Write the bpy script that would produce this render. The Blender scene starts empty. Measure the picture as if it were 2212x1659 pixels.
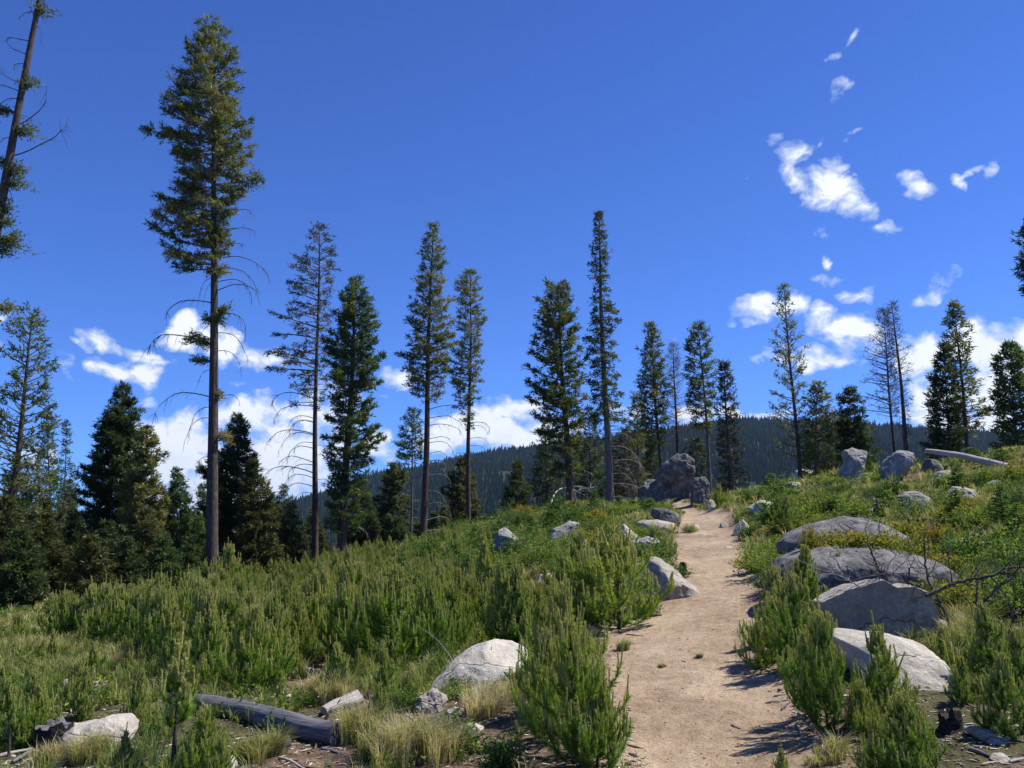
import bpy, bmesh, math
import numpy as np
R = math.radians
# ------------------------------------------------------------------ camera
PITCH = R(11.0); F = 852.0; CAMZ = 1.6
K = 1024.0/2212.0            # survey units (2212 wide) -> 1024 wide
sc = bpy.context.scene
cd = bpy.data.cameras.new('camera'); cam = bpy.data.objects.new('camera', cd)
sc.collection.objects.link(cam); sc.camera = cam
cam.location = (0, 0, CAMZ); cam.rotation_euler = (R(90)+PITCH, 0, 0)
cd.sensor_width = 36.0; cd.lens = 36.0*F/1024.0; cd.clip_start = 0.05; cd.clip_end = 30000
# ------------------------------------------------------------------ light
SUN_AZ = R(76); SUN_EL = R(56)       # azimuth from +Y towards +X
sund = np.array([math.sin(SUN_AZ)*math.cos(SUN_EL), math.cos(SUN_AZ)*math.cos(SUN_EL), math.sin(SUN_EL)])
sl = bpy.data.lights.new('sun', 'SUN'); sl.energy = 5.0; sl.angle = R(0.5); sl.color = (1.0, 0.955, 0.88)
so = bpy.data.objects.new('sun', sl); sc.collection.objects.link(so)
from mathutils import Vector
so.rotation_euler = Vector(sund).to_track_quat('Z', 'Y').to_euler()
sc.view_settings.view_transform = 'Standard'; sc.view_settings.look = 'None'
sc.view_settings.exposure = 0.6; sc.view_settings.gamma = 1.0

cp, sp = math.cos(PITCH), math.sin(PITCH)
CAM = np.array([0, 0, CAMZ])
def ray(u, v):
    X = (np.asarray(u, float)*K-512)/F; Y = (384-np.asarray(v, float)*K)/F
    return np.stack([X+0*Y, cp-Y*sp+0*X, sp+Y*cp+0*X], -1)
def at(u, v, depth):
    d = ray(u, v); return CAM + d*(np.asarray(depth)/d[..., 1])[..., None]

# ------------------------------------------------------------------ sky and clouds (world)
w = bpy.data.worlds.new('World'); sc.world = w; w.use_nodes = True
nt = w.node_tree; nt.nodes.clear()
def N(t, **kw):
    n = nt.nodes.new(t)
    for k_, v_ in kw.items():
        if k_.startswith('i_'): n.inputs[int(k_[2:])].default_value = v_
        else: setattr(n, k_, v_)
    return n
def Lk(a, b): nt.links.new(a, b)
sky = N('ShaderNodeTexSky'); sky.sky_type = 'NISHITA'; sky.sun_disc = False
sky.sun_elevation = SUN_EL; sky.sun_rotation = SUN_AZ; sky.altitude = 2500; sky.air_density = 0.9; sky.dust_density = 0.15; sky.ozone_density = 3.0
def M(op, a, b=None, clamp=False):
    n = N('ShaderNodeMath', operation=op); n.use_clamp = clamp
    for i, x in enumerate((a, b)):
        if x is None: continue
        if isinstance(x, (int, float)): n.inputs[i].default_value = x
        else: Lk(x, n.inputs[i])
    return n.outputs[0]
tc = N('ShaderNodeTexCoord'); sep = N('ShaderNodeSeparateXYZ'); Lk(tc.outputs['Generated'], sep.inputs[0])
azn = M('ARCTAN2', sep.outputs[0], sep.outputs[1]); eln = M('ARCSINE', sep.outputs[2])
nz = N('ShaderNodeTexNoise'); nz.inputs['Scale'].default_value = 27; nz.inputs['Detail'].default_value = 7; nz.inputs['Roughness'].default_value = 0.62
nz.inputs['Distortion'].default_value = 0.35
mp = N('ShaderNodeMapping'); mp.inputs['Scale'].default_value = (1, 1, 1.5); Lk(tc.outputs['Generated'], mp.inputs[0]); Lk(mp.outputs[0], nz.inputs['Vector'])
nz2 = N('ShaderNodeTexNoise'); nz2.inputs['Scale'].default_value = 20; nz2.inputs['Detail'].default_value = 4; Lk(tc.outputs['Generated'], nz2.inputs['Vector'])
wx = M('MULTIPLY', M('SUBTRACT', nz2.outputs[0], 0.5), 0.075)
sepc = N('ShaderNodeSeparateColor'); Lk(nz2.outputs['Color'], sepc.inputs[0])
wy = M('MULTIPLY', M('SUBTRACT', sepc.outputs[1], 0.5), 0.06)
comb = N('ShaderNodeCombineXYZ'); Lk(M('ADD', azn, wx), comb.inputs[0]); Lk(M('ADD', eln, wy), comb.inputs[1]); comb.inputs[2].default_value = 1
cq = N('ShaderNodeCombineXYZ'); sq = N('ShaderNodeSeparateXYZ'); Lk(comb.outputs[0], sq.inputs[0])
Lk(M('MULTIPLY', sq.outputs[0], sq.outputs[0]), cq.inputs[0]); Lk(M('MULTIPLY', sq.outputs[0], sq.outputs[1]), cq.inputs[1]); Lk(M('MULTIPLY', sq.outputs[1], sq.outputs[1]), cq.inputs[2])
CL = [(219,729,50,19,10,1),(295,761,62,17,18,1),(179,742,30,9,10,.8),(193,788,22,14,0,.8),(262,801,64,19,15,1),(313,816,30,22,25,.9),
(405,720,44,32,0,1.2),(470,742,38,30,0,1.2),(328,869,30,13,15,.8),(170,904,20,9,25,.5),(136,800,12,28,-15,.35),
(340,950,55,36,10,1.3),(425,935,48,38,0,1.3),(380,990,95,50,0,1.4),(300,1010,70,60,0,1.3),(400,1070,110,50,0,1.2),(40,1000,34,24,0,1.1),(120,1005,28,24,0,1),(5,705,22,22,0,.8),(5,750,16,14,0,.6),
(555,765,52,24,10,1.1),(500,800,25,10,20,.5),(560,890,95,34,8,1.2),(610,1000,110,70,0,1.4),(530,1050,90,55,0,1.3),(820,965,34,36,0,1.3),(848,830,36,28,25,1.1),(700,900,60,60,0,1),
(1000,925,78,38,0,1.4),(1095,892,60,30,8,1.3),(1100,950,75,32,0,1.4),(1180,940,45,38,0,1.2),(950,950,40,20,0,1.2),(1245,915,25,20,0,.9),
(1620,895,90,17,3,1.2),(1510,888,40,16,0,1),(1370,880,50,14,0,.7),(1445,735,14,12,0,.45),
(1640,668,58,27,12,1.1),(1706,660,36,26,0,1.1),(1811,700,66,30,15,1.1),(1858,720,48,38,30,1.2),(1797,765,50,22,0,.9),(1750,775,34,26,20,1),(1676,770,42,14,-10,.9),(1628,778,20,8,0,.7),
(1789,575,13,11,0,.75),(1804,615,44,14,10,.75),(1855,635,24,12,0,.8),(2041,593,26,24,0,.62),(2024,633,36,16,-20,.65),(1910,500,30,10,0,.5),(1775,524,26,18,0,.45),
(1983,776,42,50,10,1.2),(1975,860,32,40,0,1.2),(2136,747,75,50,10,1.3),(2160,815,75,40,0,1.2),(2125,885,75,55,0,1.3),(2215,770,60,60,0,1.2),(2030,880,60,60,0,1.1),
(1831,77,17,11,-50,.6),(1802,108,24,10,-15,.5),(1821,194,22,12,-30,.48),(1712,338,34,24,-50,.85),(1683,306,15,17,0,.6),(1700,385,26,24,30,.6),
(1795,352,36,27,15,.95),(1788,408,62,44,25,1.25),(1842,444,46,30,35,1),(1950,390,30,26,40,1),(1985,423,34,22,20,1.1),(1849,363,10,10,0,.5),
(2056,388,14,24,-20,.75),(2085,374,26,11,-20,.7),(2127,372,14,26,10,.6),(1762,294,9,13,40,.5),(1843,288,28,7,-20,.45),(1912,380,12,8,0,.6),(1892,500,0,0,0,0),(1610,508,10,8,0,.4),(1605,392,12,6,0,.35)]
def azel(u, v):
    d = ray(u, v); d = d/np.linalg.norm(d); return np.array([math.atan2(d[0], d[1]), math.asin(d[2])])
tot = None
for (cx, cy, rx, ry, rot, st) in CL:
    if st == 0: continue
    c = azel(cx, cy); ax = azel(cx+1, cy)-c; ay = azel(cx, cy+1)-c
    r0 = R(rot); e1 = np.array([math.cos(r0), -math.sin(r0)])/(rx*abs(ax[0])*1.5); e2 = np.array([math.sin(r0), math.cos(r0)])/(ry*abs(ay[1])*1.5)
    k1, k2 = -(e1@c), -(e2@c)          # ellipse as a quadratic form in azimuth, elevation
    d1 = N('ShaderNodeVectorMath', operation='DOT_PRODUCT'); Lk(cq.outputs[0], d1.inputs[0]); d1.inputs[1].default_value = (-st*(e1[0]**2+e2[0]**2), -st*2*(e1[0]*e1[1]+e2[0]*e2[1]), -st*(e1[1]**2+e2[1]**2))
    d2 = N('ShaderNodeVectorMath', operation='DOT_PRODUCT'); Lk(comb.outputs[0], d2.inputs[0]); d2.inputs[1].default_value = (-st*2*(e1[0]*k1+e2[0]*k2), -st*2*(e1[1]*k1+e2[1]*k2), st*(1-k1*k1-k2*k2))
    g = M('ADD', d1.outputs['Value'], d2.outputs['Value'])
    tot = g if tot is None else M('MAXIMUM', tot, g)
tot = M('MAXIMUM', tot, 0.0); tot = M('MULTIPLY', M('POWER', tot, 1.4), .9)
dens = M('ADD', tot, M('MULTIPLY', M('SUBTRACT', nz.outputs[0], 0.52), 3.1))
gate = M('MULTIPLY', tot, 9.0, True)
dens = M('MULTIPLY', M('MULTIPLY', M('SUBTRACT', dens, 0.06), 1.15, True), gate)
dens = M('POWER', dens, 0.9)
tint = N('ShaderNodeMix', data_type='RGBA', blend_type='MULTIPLY'); tint.inputs[0].default_value = 1
Lk(sky.outputs[0], tint.inputs[6])
grd = N('ShaderNodeMix', data_type='RGBA'); grd.inputs[6].default_value = (0.56, 1.02, 1.85, 1); grd.inputs[7].default_value = (0.39, 0.74, 1.62, 1)
Lk(M('MULTIPLY', eln, 1.45, True), grd.inputs[0]); Lk(grd.outputs[2], tint.inputs[7])
ccol = N('ShaderNodeMix', data_type='RGBA')
ccol.inputs[6].default_value = (5.0, 6.2, 8.4, 1); ccol.inputs[7].default_value = (9.2, 9.4, 9.8, 1)
Lk(M('MULTIPLY', M('POWER', dens, 1.5), M('ADD', 0.25, M('MULTIPLY', nz.outputs[0], 1.35)), True), ccol.inputs[0])
mixc = N('ShaderNodeMix', data_type='RGBA'); Lk(dens, mixc.inputs[0]); Lk(tint.outputs[2], mixc.inputs[6]); Lk(ccol.outputs[2], mixc.inputs[7])
bg = N('ShaderNodeBackground'); bg.inputs[1].default_value = 0.075; Lk(mixc.outputs[2], bg.inputs[0])
wo = N('ShaderNodeOutputWorld'); Lk(bg.outputs[0], wo.inputs[0])
w.cycles.sampling_method = 'NONE'

# ------------------------------------------------------------------ helpers
rng = np.random.default_rng(7)
def nrm(a): return a/np.maximum(np.linalg.norm(a, axis=-1, keepdims=True), 1e-9)
def _h(ix, iy, iz, s):
    h = (ix*73856093) ^ (iy*19349663) ^ (iz*83492791) ^ (s*2654435761)
    h = (h ^ (h >> 13))*1274126177 & 0x7fffffff
    h = (h ^ (h >> 16)) & 0xffff
    return h/65535.0
def vnoise(p, s=0):
    p = np.asarray(p, float); i = np.floor(p).astype(np.int64); f = p-i; f = f*f*(3-2*f)
    x, y, z = i[..., 0], i[..., 1], i[..., 2]; fx, fy, fz = f[..., 0], f[..., 1], f[..., 2]
    o = 0
    for a in (0, 1):
        for b in (0, 1):
            for c in (0, 1):
                o = o + _h(x+a, y+b, z+c, s)*(fx if a else 1-fx)*(fy if b else 1-fy)*(fz if c else 1-fz)
    return o*2-1
def fbm(p, s=0, o=4, g=0.5):
    r = 0; a = 1; t = 0
    for k in range(o): r = r+a*vnoise(np.asarray(p)*2.03**k, s+k*17); t += a; a *= g
    return r/t
def p3(x, y, z=0): return np.stack([x+0*y, y+0*x, z+0*x+0*y], -1)

def tag(o, label=None, cat=None, group=None, kind=None):
    if label: o['label'] = label
    if cat: o['category'] = cat
    if group: o['group'] = group
    if kind: o['kind'] = kind
    return o
def mesh(name, V, faces, mat, tint=None, smooth=False):
    V = np.asarray(V, np.float32).reshape(-1, 3)
    me = bpy.data.meshes.new(name); me.vertices.add(len(V)); me.vertices.foreach_set('co', V.ravel())
    loops = []; starts = []; n = 0
    for f in faces:
        f = np.asarray(f, np.int32)
        if f.size == 0: continue
        k = f.shape[1]; loops.append(f.ravel()); starts.append(n+np.arange(len(f), dtype=np.int32)*k); n += f.size
    loops = np.concatenate(loops); starts = np.concatenate(starts)
    me.loops.add(len(loops)); me.loops.foreach_set('vertex_index', loops)
    me.polygons.add(len(starts)); me.polygons.foreach_set('loop_start', starts)
    me.update(calc_edges=True)
    if smooth: me.polygons.foreach_set('use_smooth', np.ones(len(starts), bool))
    if tint is not None:
        a = me.attributes.new('tint', 'FLOAT', 'POINT'); a.data.foreach_set('value', np.asarray(tint, np.float32).ravel())
    me.materials.append(mat)
    return me
def link(name, me, parent=None):
    o = bpy.data.objects.new(name, me); sc.collection.objects.link(o)
    if parent is not None: o.parent = parent
    return o
def empty(name, loc, rz=0, s=1.0):
    o = bpy.data.objects.new(name, None); sc.collection.objects.link(o); o.empty_display_size = .2
    o.location = loc; o.rotation_euler = (0, 0, rz); o.scale = (s, s, s); return o
class Buf:
    def __init__(s): s.V = []; s.T = []; s.Q = []; s.t = []; s.n = 0
    def add(s, V, T=None, Q=None, tint=0.5):
        V = np.asarray(V, float).reshape(-1, 3)
        if T is not None and len(T): s.T.append(np.asarray(T)+s.n)
        if Q is not None and len(Q): s.Q.append(np.asarray(Q)+s.n)
        s.V.append(V); s.t.append(np.broadcast_to(np.asarray(tint, float).ravel() if np.ndim(tint) else tint, (len(V),)))
        s.n += len(V)
    def tris(s, P, tint):            # P (N,3,3), tint (N,)
        n = len(P); s.add(P.reshape(-1, 3), T=np.arange(3*n).reshape(n, 3), tint=np.repeat(tint, 3))
    def quads(s, P, tint):
        n = len(P); s.add(P.reshape(-1, 3), Q=np.arange(4*n).reshape(n, 4), tint=np.repeat(tint, 4))
    def mesh(s, name, mat, smooth=False):
        fs = []
        if s.T: fs.append(np.concatenate(s.T))
        if s.Q: fs.append(np.concatenate(s.Q))
        return mesh(name, np.concatenate(s.V), fs, mat, np.concatenate(s.t), smooth)
    def obj(s, name, mat, parent=None, smooth=False): return link(name, s.mesh(name, mat, smooth), parent)
def leaves(buf, c, d, L, W, tint, r=rng, diamond=False):
    n = len(c); wv = nrm(np.cross(d, r.normal(size=(n, 3)))); L = np.broadcast_to(L, (n,))[:, None]; W = np.broadcast_to(W, (n,))[:, None]
    tint = np.broadcast_to(tint, (n,))
    if diamond: buf.quads(np.stack([c, c+d*L*.5+wv*W*.5, c+d*L, c+d*L*.5-wv*W*.5], 1), tint)
    else: buf.tris(np.stack([c-wv*W*.5, c+wv*W*.5, c+d*L], 1), tint)
def tubes(buf, P, rad, sides=4, tint=0.5, cap=False):
    """P (B,K,3), rad (B,K)"""
    P = np.asarray(P, float); rad = np.asarray(rad, float)
    if P.ndim == 2: P = P[None]; rad = rad[None]
    B, Kk, _ = P.shape; t = nrm(np.gradient(P, axis=1))
    ref = np.where(np.abs(t[..., 2:3]) > .9, np.array([1., 0, 0]), np.array([0, 0, 1.]))
    a = nrm(np.cross(t, ref)); b = np.cross(t, a)
    an = np.arange(sides)*2*np.pi/sides
    V = P[:, :, None]+rad[:, :, None, None]*(a[:, :, None]*np.cos(an)[:, None]+b[:, :, None]*np.sin(an)[:, None])
    idx = np.arange(B*Kk*sides).reshape(B, Kk, sides)
    q = np.stack([idx[:, :-1], np.roll(idx, -1, 2)[:, :-1], np.roll(idx, -1, 2)[:, 1:], idx[:, 1:]], -1).reshape(-1, 4)
    if np.ndim(tint): tint = np.repeat(np.asarray(tint), Kk*sides)
    n0 = buf.n; buf.add(V, Q=q, tint=tint)
    if cap:
        for bi in range(B):
            for k_, fl in ((0, 1), (Kk-1, 0)):
                c = P[bi, k_]; r_ = V[bi, k_]; nn = len(r_)
                vv = np.concatenate([r_, c[None]]); ii = np.arange(nn); jj = (ii+1) % nn
                buf.add(vv, T=np.stack([jj, ii, ii*0+nn], 1) if fl else np.stack([ii, jj, ii*0+nn], 1), tint=0.95)

# ------------------------------------------------------------------ materials
def newmat(name):
    m = bpy.data.materials.new(name); m.use_nodes = True; t = m.node_tree; t.nodes.clear(); return m, t
def nd(t, ty, **kw):
    n = t.nodes.new(ty)
    for k_, v_ in kw.items(): setattr(n, k_, v_)
    return n
def ramp(t, fac, cols):
    r_ = nd(t, 'ShaderNodeValToRGB'); e = r_.color_ramp.elements
    while len(e) < len(cols): e.new(0.5)
    for i, (p_, c) in enumerate(cols): e[i].position = p_; e[i].color = (*c, 1)
    t.links.new(fac, r_.inputs[0]); return r_.outputs[0]
def mth(t, op, a, b=None, clamp=False):
    n = nd(t, 'ShaderNodeMath', operation=op); n.use_clamp = clamp
    for i, x in enumerate((a, b)):
        if x is None: continue
        if isinstance(x, (int, float)): n.inputs[i].default_value = x
        else: t.links.new(x, n.inputs[i])
    return n.outputs[0]
def noise(t, scale, detail=4, rough=.55, vec=None, dist=0):
    n = nd(t, 'ShaderNodeTexNoise'); n.inputs['Scale'].default_value = scale; n.inputs['Detail'].default_value = detail
    n.inputs['Roughness'].default_value = rough; n.inputs['Distortion'].default_value = dist
    if vec is not None: t.links.new(vec, n.inputs['Vector'])
    return n.outputs[0]
def mixrgb(t, f, a, b, bt='MIX'):
    n = nd(t, 'ShaderNodeMix', data_type='RGBA', blend_type=bt)
    for s_, x in ((0, f), (6, a), (7, b)):
        if isinstance(x, (int, float)): n.inputs[s_].default_value = x
        elif isinstance(x, tuple): n.inputs[s_].default_value = (*x, 1)
        else: t.links.new(x, n.inputs[s_])
    return n.outputs[2]
def foliage_mat(name, cols, trans=.38, rough=.55, jit=.35, spec=.3):
    m, t = newmat(name); at_ = nd(t, 'ShaderNodeAttribute', attribute_name='tint')
    g = nd(t, 'ShaderNodeNewGeometry'); oi = nd(t, 'ShaderNodeObjectInfo')
    f = mth(t, 'ADD', at_.outputs['Fac'], mth(t, 'MULTIPLY', mth(t, 'SUBTRACT', g.outputs['Random Per Island'], .5), jit))
    f = mth(t, 'ADD', f, mth(t, 'MULTIPLY', mth(t, 'SUBTRACT', oi.outputs['Random'], .5), .34), True)
    c = ramp(t, f, cols)
    b = nd(t, 'ShaderNodeBsdfPrincipled'); t.links.new(c, b.inputs['Base Color']); b.inputs['Roughness'].default_value = rough
    b.inputs['Specular IOR Level'].default_value = spec
    tr = nd(t, 'ShaderNodeBsdfTranslucent'); t.links.new(mixrgb(t, 1.0, c, (1.25, 1.25, .7), 'MULTIPLY'), tr.inputs[0])
    mx = nd(t, 'ShaderNodeMixShader'); mx.inputs[0].default_value = trans
    t.links.new(b.outputs[0], mx.inputs[1]); t.links.new(tr.outputs[0], mx.inputs[2])
    o = nd(t, 'ShaderNodeOutputMaterial'); t.links.new(mx.outputs[0], o.inputs[0]); return m
def surf(name, build, rough=.85, spec=.25):
    m, t = newmat(name); b = nd(t, 'ShaderNodeBsdfPrincipled'); b.inputs['Roughness'].default_value = rough; b.inputs['Specular IOR Level'].default_value = spec
    o = nd(t, 'ShaderNodeOutputMaterial'); t.links.new(b.outputs[0], o.inputs[0]); build(t, b); return m
def bump(t, b, h, strength, dist):
    n = nd(t, 'ShaderNodeBump'); n.inputs['Strength'].default_value = strength; n.inputs['Distance'].default_value = dist
    t.links.new(h, n.inputs['Height']); t.links.new(n.outputs[0], b.inputs['Normal'])
def geo_pos(t): return nd(t, 'ShaderNodeNewGeometry').outputs['Position']
def objco(t): return nd(t, 'ShaderNodeTexCoord').outputs['Object']
def scaled(t, v, s):
    n = nd(t, 'ShaderNodeMapping'); n.inputs['Scale'].default_value = s; t.links.new(v, n.inputs[0]); return n.outputs[0]

def bark(name, c0, c1, c2, sc_=(1, 1, .28), s=18):
    def f(t, b):
        v = scaled(t, objco(t), sc_); n = noise(t, s, 5, .65, v, .4); n2 = noise(t, 2.2, 3, .5, objco(t))
        c = ramp(t, n, [(.3, c0), (.55, c1), (.75, c2)])
        t.links.new(mixrgb(t, mth(t, 'MULTIPLY', n2, .5), c, c1), b.inputs['Base Color']); bump(t, b, n, .9, .03)
    return surf(name, f, .9, .15)
M_bark = bark('bark', (.025, .02, .017), (.085, .066, .055), (.19, .16, .135))
M_barkgrey = bark('grey_bark', (.05, .045, .042), (.14, .125, .115), (.30, .27, .25))
M_branch = bark('branch_bark', (.05, .04, .035), (.12, .10, .088), (.22, .20, .18))
M_deadwood = bark('dead_branch_bark', (.04, .033, .03), (.10, .085, .075), (.20, .18, .165))
M_palewood = bark('bleached_branch', (.14, .13, .12), (.28, .26, .24), (.42, .40, .38))
M_fir = {
 'olive': foliage_mat('olive_fir_needles', [(0, (.038, .064, .020)), (.45, (.095, .125, .032)), (.8, (.18, .19, .055)), (1, (.24, .20, .075))]),
 'dark': foliage_mat('dark_fir_needles', [(0, (.018, .036, .015)), (.5, (.048, .076, .024)), (1, (.11, .126, .038))]),
 'green': foliage_mat('green_fir_needles', [(0, (.026, .058, .020)), (.5, (.064, .112, .032)), (1, (.14, .175, .048))]),
 'light': foliage_mat('light_fir_needles', [(0, (.045, .072, .028)), (.5, (.105, .135, .042)), (1, (.20, .20, .065))]),
 'brown': foliage_mat('browned_fir_needles', [(0, (.034, .046, .016)), (.5, (.082, .094, .027)), (1, (.16, .15, .045))]),
 'twig': foliage_mat('dead_twigs', [(0, (.05, .040, .034)), (.5, (.11, .088, .074)), (1, (.20, .165, .14))], .05),
 'mixed': foliage_mat('thin_fir_needles', [(0, (.03, .035, .018)), (.45, (.055, .062, .024)), (.75, (.095, .078, .042)), (1, (.14, .105, .07))]),
}
M_young = foliage_mat('young_fir_needles', [(0, (.045, .11, .022)), (.5, (.12, .23, .04)), (1, (.24, .36, .06))], .35)
M_pine = foliage_mat('pine_sapling_needles', [(0, (.042, .12, .018)), (.35, (.125, .25, .032)), (.7, (.28, .39, .055)), (.88, (.37, .39, .10)), (1, (.44, .40, .14))], .38, .5)
M_candle = foliage_mat('pine_candles', [(0, (.26, .31, .075)), (.5, (.43, .44, .13)), (1, (.56, .47, .18))], .25)
M_leaf = foliage_mat('shrub_leaves', [(0, (.035, .085, .018)), (.5, (.085, .16, .03)), (1, (.18, .25, .05))], .35, .6, spec=.12)
M_rusty = foliage_mat('rusty_shrub_leaves', [(0, (.08, .12, .02)), (.4, (.20, .225, .038)), (.75, (.33, .255, .045)), (1, (.34, .15, .035))], .35, .65, spec=.1)
M_yellowleaf = foliage_mat('yellow_green_shrub_leaves', [(0, (.07, .13, .022)), (.5, (.19, .27, .045)), (1, (.36, .39, .07))], .35, .65, spec=.1)
M_grass = foliage_mat('grass_blades', [(0, (.065, .125, .028)), (.3, (.14, .20, .05)), (.55, (.25, .275, .085)), (.8, (.38, .33, .15)), (1, (.50, .44, .27))], .35, .5, .25)
M_cover = foliage_mat('ground_cover_leaves', [(0, (.05, .11, .022)), (.4, (.135, .215, .035)), (.7, (.26, .29, .055)), (.9, (.26, .17, .05)), (1, (.24, .09, .035))], .3, .7, spec=.1)
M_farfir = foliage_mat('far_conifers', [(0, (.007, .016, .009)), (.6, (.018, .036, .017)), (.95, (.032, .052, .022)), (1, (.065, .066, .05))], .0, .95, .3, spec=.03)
def rockmat(name, c0, c1, c2, lichen=(.05, .05, .048), la=.5):
    def f(t, b):
        oc = objco(t); n = noise(t, 3.5, 8, .68, oc, .3); n2 = noise(t, 34, 6, .75, oc); n3 = noise(t, 9, 7, .7, oc, .6); v = nd(t, 'ShaderNodeTexVoronoi'); v.inputs['Scale'].default_value = 110; t.links.new(oc, v.inputs['Vector'])
        c = ramp(t, n, [(.32, c0), (.52, c1), (.68, c2)])
        c = mixrgb(t, mth(t, 'MULTIPLY', mth(t, 'SUBTRACT', n3, .50), 7, True), c, mixrgb(t, 1.0, c, lichen, 'MIX')) if la >= 1 else mixrgb(t, mth(t, 'MULTIPLY', mth(t, 'MULTIPLY', mth(t, 'SUBTRACT', n3, .52), 8, True), la), c, lichen)
        sp_ = ramp(t, v.outputs['Distance'], [(.0, (.45, .44, .43)), (.25, (.95, .95, .95)), (.6, (1.12, 1.12, 1.1))])
        c = mixrgb(t, .7, c, sp_, 'MULTIPLY')
        c = mixrgb(t, .6, c, ramp(t, n2, [(.3, (.6, .6, .6)), (.6, (1.15, 1.15, 1.15))]), 'MULTIPLY')
        n4 = noise(t, .9, 4, .55, oc, .25); cr = mth(t, 'MULTIPLY', mth(t, 'ABSOLUTE', mth(t, 'SUBTRACT', n4, .5)), 130, True)
        n5 = noise(t, 6, 5, .7, oc, .3); c = mixrgb(t, mth(t, 'MULTIPLY', mth(t, 'MULTIPLY', mth(t, 'SUBTRACT', n5, .62), 9, True), .55), c, (.26, .27, .16))
        c = mixrgb(t, 1.0, c, ramp(t, cr, [(0, (.62, .60, .58)), (.55, (.92, .92, .92)), (1, (1, 1, 1))]), 'MULTIPLY')
        t.links.new(c, b.inputs['Base Color']); h = mth(t, 'ADD', mth(t, 'ADD', mth(t, 'MULTIPLY', n, 1.0), mth(t, 'MULTIPLY', n2, .4)), mth(t, 'MULTIPLY', cr, .35)); bump(t, b, h, .95, .04)
    return surf(name, f, .92, .2)
M_rock = {'grey': rockmat('grey_granite', (.18, .17, .158), (.30, .285, .262), (.44, .42, .39), la=.7),
 'blue': rockmat('blue_grey_granite', (.085, .082, .08), (.17, .162, .155), (.28, .268, .25), (.035, .034, .034), .9),
 'pale': rockmat('pale_granite', (.33, .295, .24), (.46, .42, .355), (.58, .545, .475), (.20, .175, .14), .45),
 'tan': rockmat('tan_granite', (.24, .215, .175), (.35, .315, .265), (.47, .43, .365), (.14, .13, .11), .5),
 'dark': rockmat('dark_lichened_granite', (.075, .071, .066), (.145, .138, .126), (.31, .298, .275), (.028, .027, .025), .92)}
def oldwood(name, c0, c1, c2):
    def f(t, b):
        v = scaled(t, objco(t), (1.2, 22, 22)); n = noise(t, 3.0, 6, .7, v, .2); n2 = noise(t, 2.5, 4, .6, objco(t))
        c = ramp(t, n, [(.3, c0), (.5, c1), (.7, c2)]); c = mixrgb(t, mth(t, 'MULTIPLY', n2, .4), c, c0)
        t.links.new(c, b.inputs['Base Color']); bump(t, b, n, .8, .02)
    return surf(name, f, .85, .2)
M_log = oldwood('weathered_grey_wood', (.06, .056, .062), (.155, .15, .165), (.27, .265, .28))
M_logpale = oldwood('bleached_wood', (.22, .20, .175), (.42, .385, .34), (.62, .58, .52))
M_char = oldwood('charred_wood', (.008, .008, .008), (.022, .02, .02), (.10, .095, .09))
# ------------------------------------------------------------------ terrain height field
CP = [ # survey u, v, distance
 (1590,1659,4.6),(1470,1400,7.4),(1580,1253,11.1),(1530,1166,16.1),(1530,1100,24.7),
 (2212,1659,4.3),(2212,1400,6.6),(1900,1659,4.5),(2000,1450,6.3),(2150,1250,9.0),(1720,1320,8.8),(1700,1250,11.0),(2000,1180,12.0),(2212,1120,11.5),(1800,1150,15),(1750,1100,18.5),
 (1650,1068,24),(1750,1036,24),(1850,1026,23),(2000,1012,22),(2200,990,20),
 (0,1659,4.9),(0,1480,8),(0,1400,11.5),(0,1335,18),(350,1659,4.75),(700,1500,7),(900,1659,4.7),(1100,1450,7.8),(1250,1659,4.6),(1250,1400,8.3),
 (500,1400,11),(800,1350,12.5),(300,1345,15.5),(600,1300,18),(458,1262,29),(680,1235,39),(912,1192,39),(1012,1168,44),(870,1210,23),
 (1090,1212,16),(1150,1260,13.5),(1100,1140,27),(1230,1088,35),(1318,1092,32),(1250,1150,20),(1400,1135,20),(1350,1100,27),(1450,1088,27),(750,1255,24)]
pts = [at(*c) for c in CP]
pts += [np.array(p) for p in [(0,0,-.05),(4,0,.15),(-4,0,.15),(0,-6,-.8),(10,-4,.4),(-12,-4,-.2),(10,3,1.0),(-10,3,.35),(16,8,2.6),(-18,10,0),(25,20,5.2),
  (-22,30,-.5),(-14,42,-.8),(-30,55,-4),(0,60,-1),(4,46,1.2),(12,48,1.0),(30,45,3.0),(20,32,3.6),(14,33,3.4),(8,34,2.9),(30,70,-3),(10,75,-6),(-50,40,-4),(50,40,4),(-30,0,-2),(30,-5,2)]]
pts = np.array(pts); PX = pts[:, :2]; PZ = pts[:, 2]
def _U(r2): return np.where(r2 > 1e-9, .5*r2*np.log(np.maximum(r2, 1e-9)), 0)
n_ = len(PX); A = np.zeros((n_+3, n_+3)); A[:n_, :n_] = _U(((PX[:, None]-PX[None])**2).sum(-1))+np.eye(n_)*.6
A[:n_, n_] = 1; A[:n_, n_+1:] = PX; A[n_, :n_] = 1; A[n_+1:, :n_] = PX.T
WT = np.linalg.solve(A, np.concatenate([PZ, np.zeros(3)]))
def H0(x, y):
    x = np.asarray(x, float); y = np.asarray(y, float); sh = np.broadcast(x, y).shape
    q = np.stack([np.broadcast_to(x, sh).ravel(), np.broadcast_to(y, sh).ravel()], 1); out = np.empty(len(q))
    for i in range(0, len(q), 60000):
        s_ = q[i:i+60000]; out[i:i+60000] = _U(((s_[:, None]-PX[None])**2).sum(-1))@WT[:n_]+WT[n_]+s_@WT[n_+1:]
    out = out.reshape(sh)
    r = np.sqrt(x*x+y*y); f = np.clip((r-55)/60, 0, 1)
    return out*(1-f)+(-6-18*f)*f
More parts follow.
